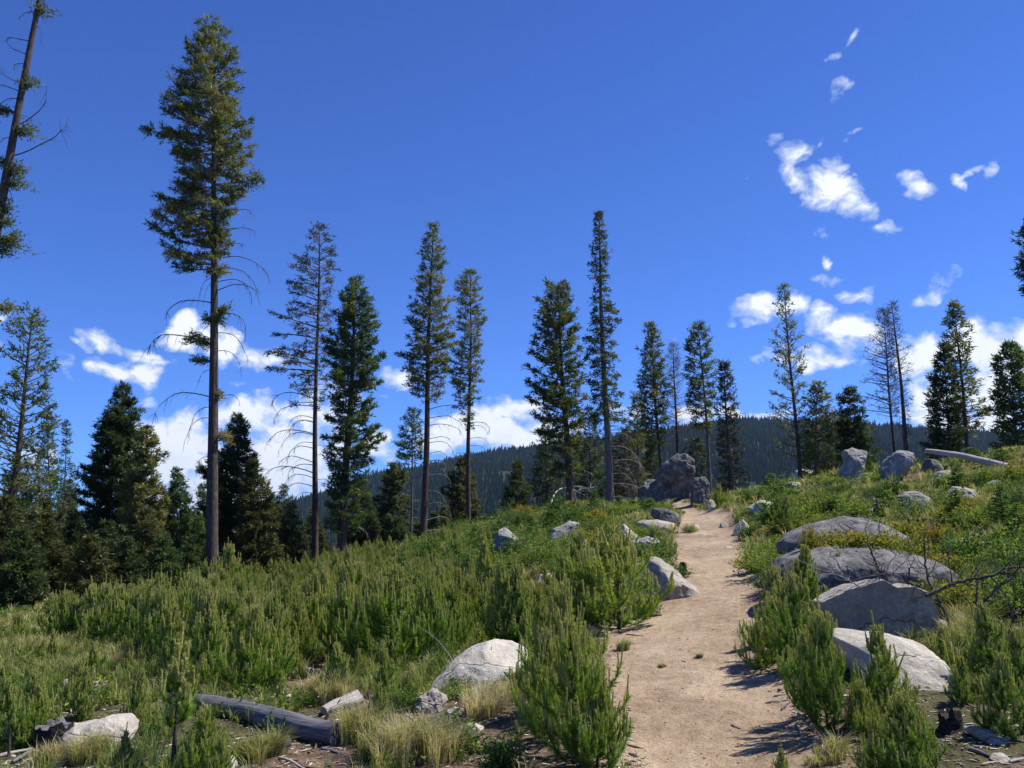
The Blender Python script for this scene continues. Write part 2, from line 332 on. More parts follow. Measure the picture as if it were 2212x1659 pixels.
def hitf(Hf, u, v, tmax=70):
    d = ray(u, v); t = np.exp(np.linspace(math.log(2.0), math.log(tmax), 900)); P = CAM+d*t[:, None]
    g = P[:, 2]-Hf(P[:, 0], P[:, 1]); k = np.where(g < 0)[0]
    if len(k) == 0: return CAM+d*tmax
    k = max(k[0], 1); a = g[k-1]/(g[k-1]-g[k]); return P[k-1]*(1-a)+P[k]*a
ED = [(1659,1346,1790),(1600,1344,1765),(1500,1318,1715),(1440,1306,1690),(1400,1302,1650),(1360,1302,1640),(1310,1400,1645),(1275,1440,1645),(1250,1470,1640),(1200,1470,1612),(1160,1462,1588),(1130,1470,1580),(1108,1484,1572)]
el_ = np.array([hitf(H0, l, v) for v, l, r in ED]); er_ = np.array([hitf(H0, r, v) for v, l, r in ED])
LY = np.concatenate([[-30, 2.0], el_[:, 1], [34, 45]]); LX = np.concatenate([[-1.6, -.45+.9], el_[:, 0], [el_[-1, 0]+.6, el_[-1, 0]+3]])
RY = np.concatenate([[-30, 2.0], er_[:, 1], [34, 45]]); RX = np.concatenate([[.4, el_[0, 0]+1.3], er_[:, 0], [er_[-1, 0]+.5, er_[-1, 0]+3.6]])
LX[1] = el_[0, 0]*.6; RX[1] = LX[1]+1.2
o1 = np.argsort(LY); o2 = np.argsort(RY)
def trail_sd(x, y, nz_=True):     # >0 inside (metres from the edge)
    l = np.interp(y, LY[o1], LX[o1]); r = np.interp(y, RY[o2], RX[o2])
    s = np.minimum(x-l, r-x)
    if nz_: s = s+.10*fbm(p3(x*1.6, y*1.6), 5, 3)+.035*vnoise(p3(x*9, y*9), 9)
    return s
def H(x, y):
    x = np.asarray(x, float); y = np.asarray(y, float)
    h = H0(x, y); s = trail_sd(x, y, False); m = np.clip(.5-s/.5, 0, 1); m = m*m*(3-2*m)
    r = np.sqrt(x*x+y*y); far = np.clip(r/12, .5, 1.6)
    b = .09*far*fbm(p3(x*.8, y*.8), 1, 3)*m+.035*fbm(p3(x*3.5, y*3.5), 2, 3)*(m*.65+.35)+.011*fbm(p3(x*15, y*15), 3, 2)*(m*.3+.7)
    return h+b-.035*(1-m)+.03*m
BARE = [(at(u, v, 1), u, v, r) for u, v, r in [(620,1505,.30),(690,1480,.25),(760,1565,.28),(560,1520,.2),(200,1570,.22),(60,1640,.4),(140,1545,.2),(880,1600,.18),(900,1555,.2),(1760,1600,.30),(1840,1650,.4),(2130,1590,.4),(2200,1650,.5),(2060,1600,.2),(1690,1520,.3),(640,1650,.3),(1180,1640,.2),(1000,1555,.15),(480,1600,.15),(560,1628,.16),(640,1638,.18),(720,1640,.16)]]
BARE = [(*hitf(H0, u, v)[:2], r*1.55) for _, u, v, r in BARE]
def barem(x, y):
    o = np.zeros(np.broadcast(x, y).shape)
    for bx_, by_, r in BARE: o = np.maximum(o, 1-np.hypot((x-bx_), (y-by_)*.8)/r)
    return o+.35*fbm(p3(x*3, y*3), 15, 3)*(o > 0)
def hit(u, v, tmax=70): return hitf(H, u, v, tmax)
# polar sheet, dense ahead
th = np.concatenate([np.linspace(-180, -60, 60, endpoint=False), np.linspace(-60, -37, 80, endpoint=False), np.linspace(-37, 37, 760, endpoint=False), np.linspace(37, 60, 80, endpoint=False), np.linspace(60, 180, 61)])
rr = np.concatenate([[0.02, .5, 1.0, 1.6, 2.2], np.exp(np.linspace(math.log(2.6), math.log(45), 620)), np.exp(np.linspace(math.log(46), math.log(220), 60))])
TH, RR = np.meshgrid(np.radians(th), rr, indexing='ij'); gx = RR*np.sin(TH); gy = RR*np.cos(TH); gz = H(gx, gy)
sd = trail_sd(gx, gy)
na, nr_ = gx.shape; idx = np.arange(na*nr_).reshape(na, nr_)
Q = np.stack([idx[:-1, :-1], idx[:-1, 1:], idx[1:, 1:], idx[1:, :-1]], -1).reshape(-1, 4)
cx = (gx.ravel()[Q].mean(1)); cy = gy.ravel()[Q].mean(1); inside = (sd.ravel()[Q].mean(1) > 0) & (cy < 40) & (cy > -25)
V = np.stack([gx, gy, gz], -1).reshape(-1, 3)
def sub(Qs):
    u, inv = np.unique(Qs, return_inverse=True); return V[u], inv.reshape(-1, 4), sd.ravel()[u]
def ground_build(t, b):
    at_ = nd(t, 'ShaderNodeAttribute', attribute_name='tint'); P = geo_pos(t)
    n1 = noise(t, 1.1, 6, .6, P); n2 = noise(t, 9, 6, .65, P); n3 = noise(t, 60, 4, .7, P); n4 = noise(t, .5, 3, .5, P)
    v = nd(t, 'ShaderNodeTexVoronoi'); v.inputs['Scale'].default_value = 34; t.links.new(P, v.inputs['Vector'])
    dirt = ramp(t, mth(t, 'ADD', mth(t, 'MULTIPLY', n1, .6), mth(t, 'MULTIPLY', n2, .4)), [(.36, (.215, .155, .100)), (.5, (.325, .242, .162)), (.62, (.43, .33, .228))])
    dirt = mixrgb(t, .75, dirt, ramp(t, n3, [(.34, (.5, .46, .42)), (.47, (.95, .94, .93)), (.68, (1.2, 1.19, 1.16))]), 'MULTIPLY')
    peb = ramp(t, v.outputs['Distance'], [(.0, (1, 1, 1)), (.10, (1, 1, 1)), (.16, (0, 0, 0))])
    vm = mth(t, 'MULTIPLY', peb, mth(t, 'MULTIPLY', mth(t, 'SUBTRACT', v.outputs['Color'], .72), 8, True), True)
    pc = ramp(t, nd_sep(t, v.outputs['Color'], 1), [(0, (.10, .065, .045)), (.6, (.36, .27, .2)), (1, (.55, .48, .40))])
    dirt = mixrgb(t, mth(t, 'MULTIPLY', vm, .8), dirt, pc)
    soil = ramp(t, n2, [(.3, (.055, .038, .026)), (.5, (.13, .088, .058)), (.68, (.24, .17, .115))])
    moss = ramp(t, n3, [(.3, (.035, .040, .018)), (.55, (.085, .082, .035)), (.75, (.17, .14, .07))])
    soil = mixrgb(t, mth(t, 'MULTIPLY', mth(t, 'SUBTRACT', n4, .46), 7, True), soil, moss)
    f = mth(t, 'ADD', mth(t, 'MULTIPLY', at_.outputs['Fac'], 4.5), mth(t, 'MULTIPLY', mth(t, 'SUBTRACT', n2, .5), 2.6))
    t.links.new(mixrgb(t, mth(t, 'ADD', f, .85, True), soil, dirt), b.inputs['Base Color'])
    h = mth(t, 'ADD', mth(t, 'MULTIPLY', n2, 1.0), mth(t, 'ADD', mth(t, 'MULTIPLY', n3, .5), mth(t, 'MULTIPLY', n1, 2.0))); bump(t, b, h, .9, .03)
def nd_sep(t, c, i):
    s_ = nd(t, 'ShaderNodeSeparateColor'); t.links.new(c, s_.inputs[0]); return s_.outputs[i]
M_ground = surf('soil_and_trail_dirt', ground_build, .95, .15)
for nm, msk in (('ground', ~inside), ('trail', inside)):
    v_, q_, s_ = sub(Q[msk]); me = mesh(nm, v_, [q_], M_ground, np.clip(s_, -3, 3), True); tag(link(nm, me), kind='structure')

# ------------------------------------------------------------------ far hills
RIDGE = [(-900,1150),(0,1140),(300,1135),(500,1120),(612,1092),(700,1072),(820,1030),(900,1020),(987,998),(1071,982),(1123,978),(1250,962),(1400,938),(1500,922),(1592,912),(1675,914),(1780,920),(1881,925),(2008,933),(2154,941),(2212,948),(3000,980)]
raz = np.array([azel(u, v) for u, v in RIDGE])
def hill_z(az, r):
    e = np.interp(az, raz[:, 0], raz[:, 1]); zr = 1.6+1300*np.tan(e)
    e2 = np.clip((r-150)/1150, 0, 1); z = -45+(zr+45)*(e2**1.15)
    z = np.where(r > 1300, zr-(r-1300)*.12, z)
    m = np.clip((r-150)/300, 0, 1)*np.clip(1.0-np.abs(r-1300)/200, 0, 1)
    nn = fbm(p3(r*np.sin(az)*.006, r*np.cos(az)*.006), 31, 3)
    return z+nn*22*np.clip((r-150)/300, 0, 1)*np.clip((1300-r)/350, 0, 1)+nn*3*m
ha = np.radians(np.linspace(-75, 75, 500)); hr = np.concatenate([np.linspace(150, 1300, 90), np.linspace(1330, 2400, 10)])
HA, HR = np.meshgrid(ha, hr, indexing='ij'); hz = hill_z(HA, HR)
ix = np.arange(HA.size).reshape(HA.shape); HQ = np.stack([ix[:-1, :-1], ix[:-1, 1:], ix[1:, 1:], ix[1:, :-1]], -1).reshape(-1, 4)
M_hill = surf('forest_floor', lambda t, b: t.links.new(ramp(t, noise(t, .03, 5, .6, geo_pos(t)), [(.4, (.022, .032, .018)), (.7, (.05, .055, .035))]), b.inputs['Base Color']), 1, .1)
tag(link('hills', mesh('hills', np.stack([HR*np.sin(HA), HR*np.cos(HA), hz], -1), [HQ], M_hill, None, True)), kind='structure')
# distant blue ridge behind the left
ra = np.radians(np.linspace(-70, 40, 300)); rd = np.linspace(3000, 5600, 24); RA, RD = np.meshgrid(ra, rd, indexing='ij')
fe = np.tan(azel(300, 1096)[1])*4800
fz = -120+(fe+120)*np.clip((RD-3000)/1800, 0, 1)+(RD-3000)/1800*60*fbm(p3(RA*9, RA*0), 44, 4)+60*np.clip((RD-3000)/1800, 0, 1)*np.sin(RA*5+1)*.5
ix = np.arange(RA.size).reshape(RA.shape); RQ = np.stack([ix[:-1, :-1], ix[:-1, 1:], ix[1:, 1:], ix[1:, :-1]], -1).reshape(-1, 4)
tag(link('mountain_ridge', mesh('mountain_ridge', np.stack([RD*np.sin(RA), RD*np.cos(RA), fz], -1), [RQ], M_hill, None, True)), kind='structure')
# valley sheet to the horizon, under everything
vx = np.array([[-12000,-12000,-140],[12000,-12000,-140],[12000,12000,-140],[-12000,12000,-140]], float)
tag(link('valley_floor', mesh('valley_floor', vx, [[[0, 1, 2, 3]]], M_hill)), kind='structure')
# conifers on the hill: one mass
r_ = np.random.default_rng(21); nT = 42000
fa = np.radians(r_.uniform(-38, 38, nT)); fr = 1300-(r_.uniform(0, 1, nT)**1.15)*1050; fr[:3400] = r_.uniform(1270, 1310, 3400)
keep = vnoise(p3(fr*np.sin(fa)*.02, fr*np.cos(fa)*.02), 77) > -.75; fa, fr = fa[keep], fr[keep]; nT = len(fa)
fh = r_.uniform(7, 13, nT)*(1+.35*(r_.random(nT) < .12))*np.where(fr > 1260, .85, 1); bz = hill_z(fa, fr); bx = fr*np.sin(fa); by = fr*np.cos(fa)
buf = Buf(); SD = 6
for lo, hi, rad in ((.06, .62, .165), (.36, .86, .115), (.62, 1.0, .07)):
    an = np.arange(SD)*2*np.pi/SD+r_.uniform(0, 6, nT)[:, None]; rw = (1.25*rad*fh)[:, None]*r_.uniform(.6, 1.15, (nT, SD))
    zz = bz[:, None]+fh[:, None]*(lo+r_.uniform(-.03, .05, (nT, SD)))
    ring = np.stack([bx[:, None]+rw*np.cos(an), by[:, None]+rw*np.sin(an), zz], -1); top = np.stack([bx, by, bz+fh*hi], -1)[:, None].repeat(SD, 1)
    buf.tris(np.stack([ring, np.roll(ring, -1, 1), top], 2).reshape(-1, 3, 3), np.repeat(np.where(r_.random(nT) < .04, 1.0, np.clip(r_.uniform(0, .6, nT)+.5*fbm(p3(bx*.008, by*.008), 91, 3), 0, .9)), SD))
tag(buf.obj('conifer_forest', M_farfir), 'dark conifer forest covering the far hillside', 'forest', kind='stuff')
# haze
bpy.ops.mesh.primitive_cube_add(size=1, location=(0, 0, 0)); hz_ = bpy.context.object; hz_.name = 'haze'
hz_.dimensions = (26000, 26000, 1); hz_.scale = (26000, 26000, 700); hz_.location = (0, 0, -141+350)
mh, t = newmat('haze_air'); pv = nd(t, 'ShaderNodeVolumePrincipled'); pv.inputs['Color'].default_value = (.45, .70, 1, 1); pv.inputs['Density'].default_value = 0.00007; pv.inputs['Anisotropy'].default_value = .2
o = nd(t, 'ShaderNodeOutputMaterial'); t.links.new(pv.outputs[0], o.inputs['Volume']); hz_.data.materials.append(mh); tag(hz_, 'thin blue haze in the valley air', 'haze', kind='stuff')
# ------------------------------------------------------------------ rocks
_ico = {}
def ico(sub):
    if sub not in _ico:
        bm = bmesh.new(); bmesh.ops.create_icosphere(bm, subdivisions=sub, radius=1); 
        v = np.array([x.co for x in bm.verts]); f = np.array([[y.index for y in x.verts] for x in bm.faces]); bm.free(); _ico[sub] = (v, f)
    return _ico[sub]
ROCKPOS = []; ROCKINFO = {}
def rock(label, mat, poly, thick=.8, tilt=.25, sub=6, rough=.06, facets=5, ex=.72, seed=0, group=None, sink=.35, front=None, over=.2, name='boulder', cat='boulder', depth=None, base=None, flat=0):
    poly = np.array(poly, float); ub = poly[:, 0].mean(); vb = poly[:, 1].max() if base is None else base
    bp = hit(ub, vb) if depth is None else at(ub, vb, depth)
    wpx = (poly[:, 0].max()-poly[:, 0].min())*K/F*bp[1]; T = thick*wpx*.5
    yc = bp[1]+T*.7
    P = at(poly[:, 0], poly[:, 1], np.full(len(poly), yc)); X = P[:, 0]; Z = P[:, 2]
    zmin = Z.min(); hh = Z.max()-zmin; Z = np.where(Z < zmin+hh*.35, Z-hh*sink*(1-(Z-zmin)/(hh*.35+1e-9))-.03, Z)
    c = np.array([X.mean(), Z.min()*.5+Z.max()*.5]); q = np.stack([X-c[0], Z-c[1]], 1)
    r_ = np.random.default_rng(seed+int(abs(ub*13+vb*7)))
    d, f = ico(sub); phi = np.arctan2(d[:, 2], d[:, 0]); cc = np.hypot(d[:, 0], d[:, 2])
    gr = np.linspace(-np.pi, np.pi, 361); dirs = np.stack([np.cos(gr), np.sin(gr)], 1)
    A_ = q; B_ = np.roll(q, -1, 0); E = B_-A_
    den = dirs[:, None, 0]*E[None, :, 1]-dirs[:, None, 1]*E[None, :, 0]
    tt = (A_[None, :, 0]*E[None, :, 1]-A_[None, :, 1]*E[None, :, 0])/np.where(abs(den) < 1e-12, 1e-12, den)
    uu = (A_[None, :, 0]*dirs[:, None, 1]-A_[None, :, 1]*dirs[:, None, 0])/np.where(abs(den) < 1e-12, 1e-12, den)
    ok = (uu > -1e-6) & (uu < 1+1e-6) & (tt > 0); Rr = np.where(ok, tt, 0).max(1)
    Rr = np.where(Rr <= 0, np.median(Rr[Rr > 0]), Rr); kk = np.array([1, 2, 3, 2, 1.])/9; Rr = np.convolve(np.concatenate([Rr[-3:-1], Rr, Rr[1:3]]), kk, 'valid')
    rad = np.interp(phi, gr, Rr)
    hx = np.ptp(X)/2; hz_ = np.ptp(Z)/2
    s_ = cc**ex
    loc = np.stack([np.cos(phi)*rad*s_, np.sign(d[:, 1])*np.abs(d[:, 1])**ex*T, np.sin(phi)*rad*s_], 1)
    sc3 = np.array([hx, T, hz_]); n_ = loc/sc3
    for _ in range(facets):
        nn = nrm(r_.normal(size=3)*np.array([1, 1.1, .8])); sup = (n_@nn).max(); dd = sup*r_.uniform(.72, .93); n_ = n_-np.maximum(n_@nn-dd, 0)[:, None]*nn*.85
    loc = n_*sc3
    loc[:, 1] += loc[:, 2]*tilt
    if front is not None: loc[:, 1] = np.maximum(loc[:, 1], -front*T-over*loc[:, 2]+.05*T*fbm(loc*3.1/T+seed, 2, 2))
    S = (hx+hz_)/2; off = r_.uniform(0, 50, 3)
    nv = nrm(d)*rough*S
    big = fbm(loc/S*1.3+off, 3, 3); fine = fbm(loc/S*5+off, 8, 4, .6); rid = -np.abs(fbm(loc/S*2.1+off+9, 12, 3))*1.2
    loc = loc+nv*(big*1.6+fine*.75+rid*.9)[:, None]
    me = mesh(name, loc, [f], M_rock[mat], None, True)
    o = link(name, me); o.location = (c[0], yc, c[1]); tag(o, label, cat, group)
    ROCKPOS.append((c[0], yc, hx, T)); ROCKINFO[label] = (c[0], yc, hx, T)
    return o
RK = [
 ('tall dark lichened boulder, largest of the cluster at the top of the trail', 'dark', [(1413,1040),(1425,1012),(1446,991),(1463,979),(1484,978),(1498,993),(1499,1028),(1490,1050),(1486,1078),(1459,1084),(1430,1080)], dict(thick=.9, tilt=.1, rough=.15, facets=9, ex=.6, sub=7, front=.35, over=.3)),
 ('squat grey boulder at the left foot of the tall dark trailside boulder', 'dark', [(1384,1056),(1390,1040),(1402,1031),(1421,1035),(1437,1060),(1448,1086),(1378,1086)], dict(thick=1.0, rough=.1)),
 ('split upright boulder at the right foot of the tall dark trailside boulder', 'dark', [(1490,1042),(1500,1032),(1521,1031),(1532,1045),(1531,1082),(1505,1092),(1491,1086)], dict(thick=1.0, rough=.13, tilt=0)),
 ('small rounded cream rock where the trail passes the boulder cluster', 'pale', [(1526,1090),(1532,1080),(1544,1081),(1549,1095),(1530,1100)], dict(sub=5)),
 ('dark wedge-shaped slab lying on the grass left of the upper trail', 'dark', [(1406,1112),(1409,1098),(1432,1095),(1463,1109),(1470,1120),(1463,1135),(1413,1120)], dict(thick=.8, tilt=.2)),
 ('flat brownish slab below the dark wedge slab beside the upper trail', 'tan', [(1372,1130),(1390,1122),(1420,1122),(1457,1131),(1459,1143),(1380,1140)], dict(thick=1.1, tilt=.8, facets=2)),
 ('pointed pale wedge rock with a sunlit left face, left of the trail', 'pale', [(1322,1164),(1347,1129),(1386,1160),(1365,1173),(1325,1172)], dict(thick=.9, facets=3, ex=.8)),
 ('low grey rock just in front of the pointed pale wedge rock', 'grey', [(1340,1186),(1363,1169),(1400,1158),(1427,1169),(1422,1183),(1345,1192)], dict(thick=.9, tilt=.5)),
 ('pale grey peaked outcrop spilling onto the left edge of the trail', 'tan', [(1345,1262),(1369,1241),(1381,1213),(1397,1200),(1419,1207),(1453,1235),(1485,1255),(1522,1278),(1510,1294),(1431,1286),(1369,1270)], dict(thick=.9, tilt=.5, rough=.10, facets=7, ex=.85)),
 ('upright egg-shaped grey boulder on the rise behind the pine saplings', 'grey', [(1065,1216),(1065,1166),(1078,1144),(1094,1135),(1113,1150),(1123,1172),(1118,1192),(1110,1216)], dict(thick=.95, tilt=.1, rough=.05, facets=6, front=.4, over=.1)),
 ('long low grey boulder right of the upright egg-shaped one', 'grey', [(1176,1164),(1194,1144),(1232,1124),(1252,1130),(1240,1152),(1197,1166)], dict(tilt=.4)),
 ('grey boulder half hidden in shrubs below the long low boulder', 'grey', [(1212,1196),(1225,1175),(1269,1163),(1286,1181),(1262,1197)], dict(tilt=.3)),
 ('small pale rock in the shrubs left of the half hidden grey boulder', 'tan', [(1190,1218),(1198,1207),(1212,1206),(1217,1219)], dict(sub=5)),
 ('cream rock showing between sapling tips left of the peaked outcrop', 'pale', [(1150,1264),(1166,1242),(1190,1237),(1198,1256)], dict(sub=5)),
 ('broad white domed boulder among the pine saplings left of the trail', 'pale', [(900,1494),(932,1461),(974,1430),(1016,1404),(1066,1388),(1110,1390),(1147,1411),(1139,1434),(1096,1464),(1050,1474),(946,1490)], dict(thick=.7, tilt=.8, rough=.045, facets=5)),
 ('rough brown and white rock in the grass below the white domed boulder', 'tan', [(892,1520),(911,1499),(932,1487),(956,1491),(968,1513),(956,1536),(911,1539)], dict(thick=.9, rough=.12)),
 ('small flat white stone right of the rough brown and white rock', 'pale', [(958,1536),(981,1527),(1003,1533),(991,1545)], dict(sub=5)),
 ('smooth cream stone lying in grass below the small flat white stone', 'pale', [(975,1582),(995,1567),(1023,1562),(1046,1572),(1023,1590)], dict(sub=5, rough=.03)),
 ('long cream boulder in the lower left corner beside the charred stump', 'pale', [(135,1615),(142,1580),(164,1563),(191,1562),(224,1551),(265,1549),(296,1568),(298,1596),(246,1616),(170,1622)], dict(thick=.75, tilt=.45, rough=.05, facets=4)),
 ('flat-topped pale rock with dark underside in the grass at far left', 'tan', [(133,1478),(136,1467),(164,1463),(188,1473),(190,1486),(153,1496)], dict(tilt=.5, facets=4)),
 ('small pale rock touching the right end of the flat-topped rock', 'tan', [(186,1483),(192,1473),(213,1470),(214,1482)], dict(sub=5)),
 ('small cream block at the back edge of the sapling thicket', 'pale', [(243,1364),(244,1347),(268,1346),(270,1364)], dict(sub=5)),
 ('white rock with an orange stain at the bottom edge of the view', 'pale', [(474,1652),(485,1640),(502,1632),(512,1647),(505,1662)], dict(sub=5)),
 ('rear blue-grey domed boulder right of the trail, behind the shrubs', 'blue', [(1680,1210),(1686,1172),(1712,1150),(1750,1131),(1817,1116),(1870,1120),(1926,1141),(1962,1163),(1950,1190),(1832,1215)], dict(thick=.8, tilt=.35, rough=.035, facets=3)),
 ('front blue-grey whaleback boulder right of the trail, largest of all', 'blue', [(1656,1282),(1667,1236),(1693,1203),(1757,1182),(1817,1175),(1888,1177),(1963,1194),(2012,1213),(2050,1236),(2068,1260),(2038,1283),(1945,1292),(1682,1304)], dict(thick=.7, tilt=.4, rough=.03, facets=3, sub=7)),
 ('angular boulder with a lit crest and flat shadowed front face', 'tan', [(1765,1300),(1817,1274),(1868,1256),(1896,1250),(1928,1268),(1967,1261),(2001,1280),(2018,1318),(2014,1372),(1982,1384),(1817,1380)], dict(thick=.62, tilt=.25, rough=.04, facets=2, ex=.5, sub=7, front=.22, over=.12)),
 ('sunlit pale boulder in front of the angular shadowed boulder', 'pale', [(1804,1375),(1847,1366),(1930,1370),(2001,1389),(2042,1414),(2052,1433),(2020,1465),(1982,1480),(1870,1474),(1832,1432)], dict(thick=.85, tilt=1.0, rough=.035, facets=3, sub=7)),
 ('rounded grey boulder on the right slope beside a small stump', 'grey', [(1938,1072),(1955,1061),(1978,1060),(2005,1075),(2024,1098),(2018,1108),(1963,1110)], dict(tilt=.3)),
 ('cracked pale boulder on the right slope, with a young fir at its left', 'tan', [(2044,1070),(2068,1047),(2095,1051),(2114,1071),(2098,1095),(2050,1090)], dict(tilt=.3, rough=.09)),
 ('white lichened rock on the right bank near the top of the trail', 'pale', [(1614,1098),(1641,1080),(1671,1086),(1676,1105),(1645,1114)], dict()),
 ('leaning grey spire rock on the skyline above the right slope', 'grey', [(1795,1034),(1826,994),(1822,976),(1844,964),(1862,968),(1868,983),(1860,1005),(1857,1034)], dict(thick=.8, rough=.08, tilt=0)),
 ('blocky split grey boulder on the skyline right of the leaning spire', 'grey', [(1897,1037),(1902,1009),(1920,980),(1942,973),(1968,979),(1974,996),(1940,1036)], dict(thick=.9, rough=.1, tilt=0)),
 ('round dark mossy boulder on the skyline near the fallen pole', 'dark', [(1991,1012),(2004,991),(2026,993),(2036,1009),(2022,1022)], dict(thick=1)),
 ('small rounded grey rock on the skyline left of the leaning spire', 'tan', [(1710,1034),(1720,1016),(1735,1012),(1754,1016),(1756,1034)], dict()),
 ('low brown rock under the small rounded skyline rock', 'tan', [(1692,1052),(1705,1040),(1727,1041),(1730,1053)], dict(sub=5)),
 ('flat grey slab at the right foot of the leaning spire rock', 'grey', [(1846,1034),(1862,1022),(1884,1021),(1886,1032)], dict(sub=5)),
 ('low pale outcrop below the round dark mossy boulder', 'tan', [(2004,1034),(2024,1020),(2046,1015),(2066,1032)], dict(sub=5)),
 ('jagged white rock on the right bank just above the trail edge', 'pale', [(1579,1152),(1590,1136),(1606,1121),(1620,1138),(1608,1156)], dict(rough=.1)),
 ('small brown rock sitting on the upper trail near its right edge', 'tan', [(1551,1138),(1558,1130),(1571,1130),(1577,1139)], dict(sub=5)),
 ('flat white stone set in the middle of the upper trail', 'pale', [(1484,1139),(1496,1133),(1508,1135),(1512,1141)], dict(sub=5, tilt=.9)),
 ('thin flat stone on the trail below the flat white stone', 'pale', [(1560,1184),(1568,1180),(1580,1180),(1583,1185)], dict(sub=5, tilt=.9)),
 ('cream flat rock at the crest of the right bank', 'pale', [(1607,1073),(1618,1064),(1640,1062),(1650,1071)], dict(sub=5)),
 ('pale slab among wood chips in the lower right corner', 'tan', [(2096,1580),(2110,1573),(2136,1576),(2168,1586),(2196,1597),(2178,1606),(2130,1598)], dict(tilt=.9, facets=3)),
 ('cream stone below the pale slab in the lower right corner', 'pale', [(2141,1640),(2154,1630),(2176,1630),(2184,1641),(2160,1648)], dict(sub=5, tilt=.6)),
 ('pale rock cut by the right edge, behind the tall sapling', 'tan', [(2180,1428),(2190,1394),(2216,1384),(2235,1400),(2230,1434)], dict()),
 ('small tan rock at the right base of the large trailside sapling', 'tan', [(1264,1368),(1272,1352),(1284,1352),(1292,1370)], dict(sub=5)),
 ('grey rock half under the grass at the right edge of the slope', 'grey', [(2130,1046),(2150,1036),(2168,1040),(2172,1052)], dict(sub=5)),
 ('small white stone on top of the slope behind the rounded grey boulder', 'pale', [(2013,1062),(2020,1054),(2032,1054),(2036,1062)], dict(sub=5)),
 ('flat light rock at the trail edge beneath the whaleback boulder', 'tan', [(1620,1246),(1634,1238),(1652,1240),(1656,1250)], dict(sub=5, tilt=.7)),
 ('pale rock in the grass on the right slope above the rear dome', 'tan', [(1862,1108),(1872,1098),(1890,1098),(1898,1108)], dict(sub=5)),
]
for i, (lb, mt, pl, kw) in enumerate(RK): rock(lb, mt, pl, seed=i, **kw)

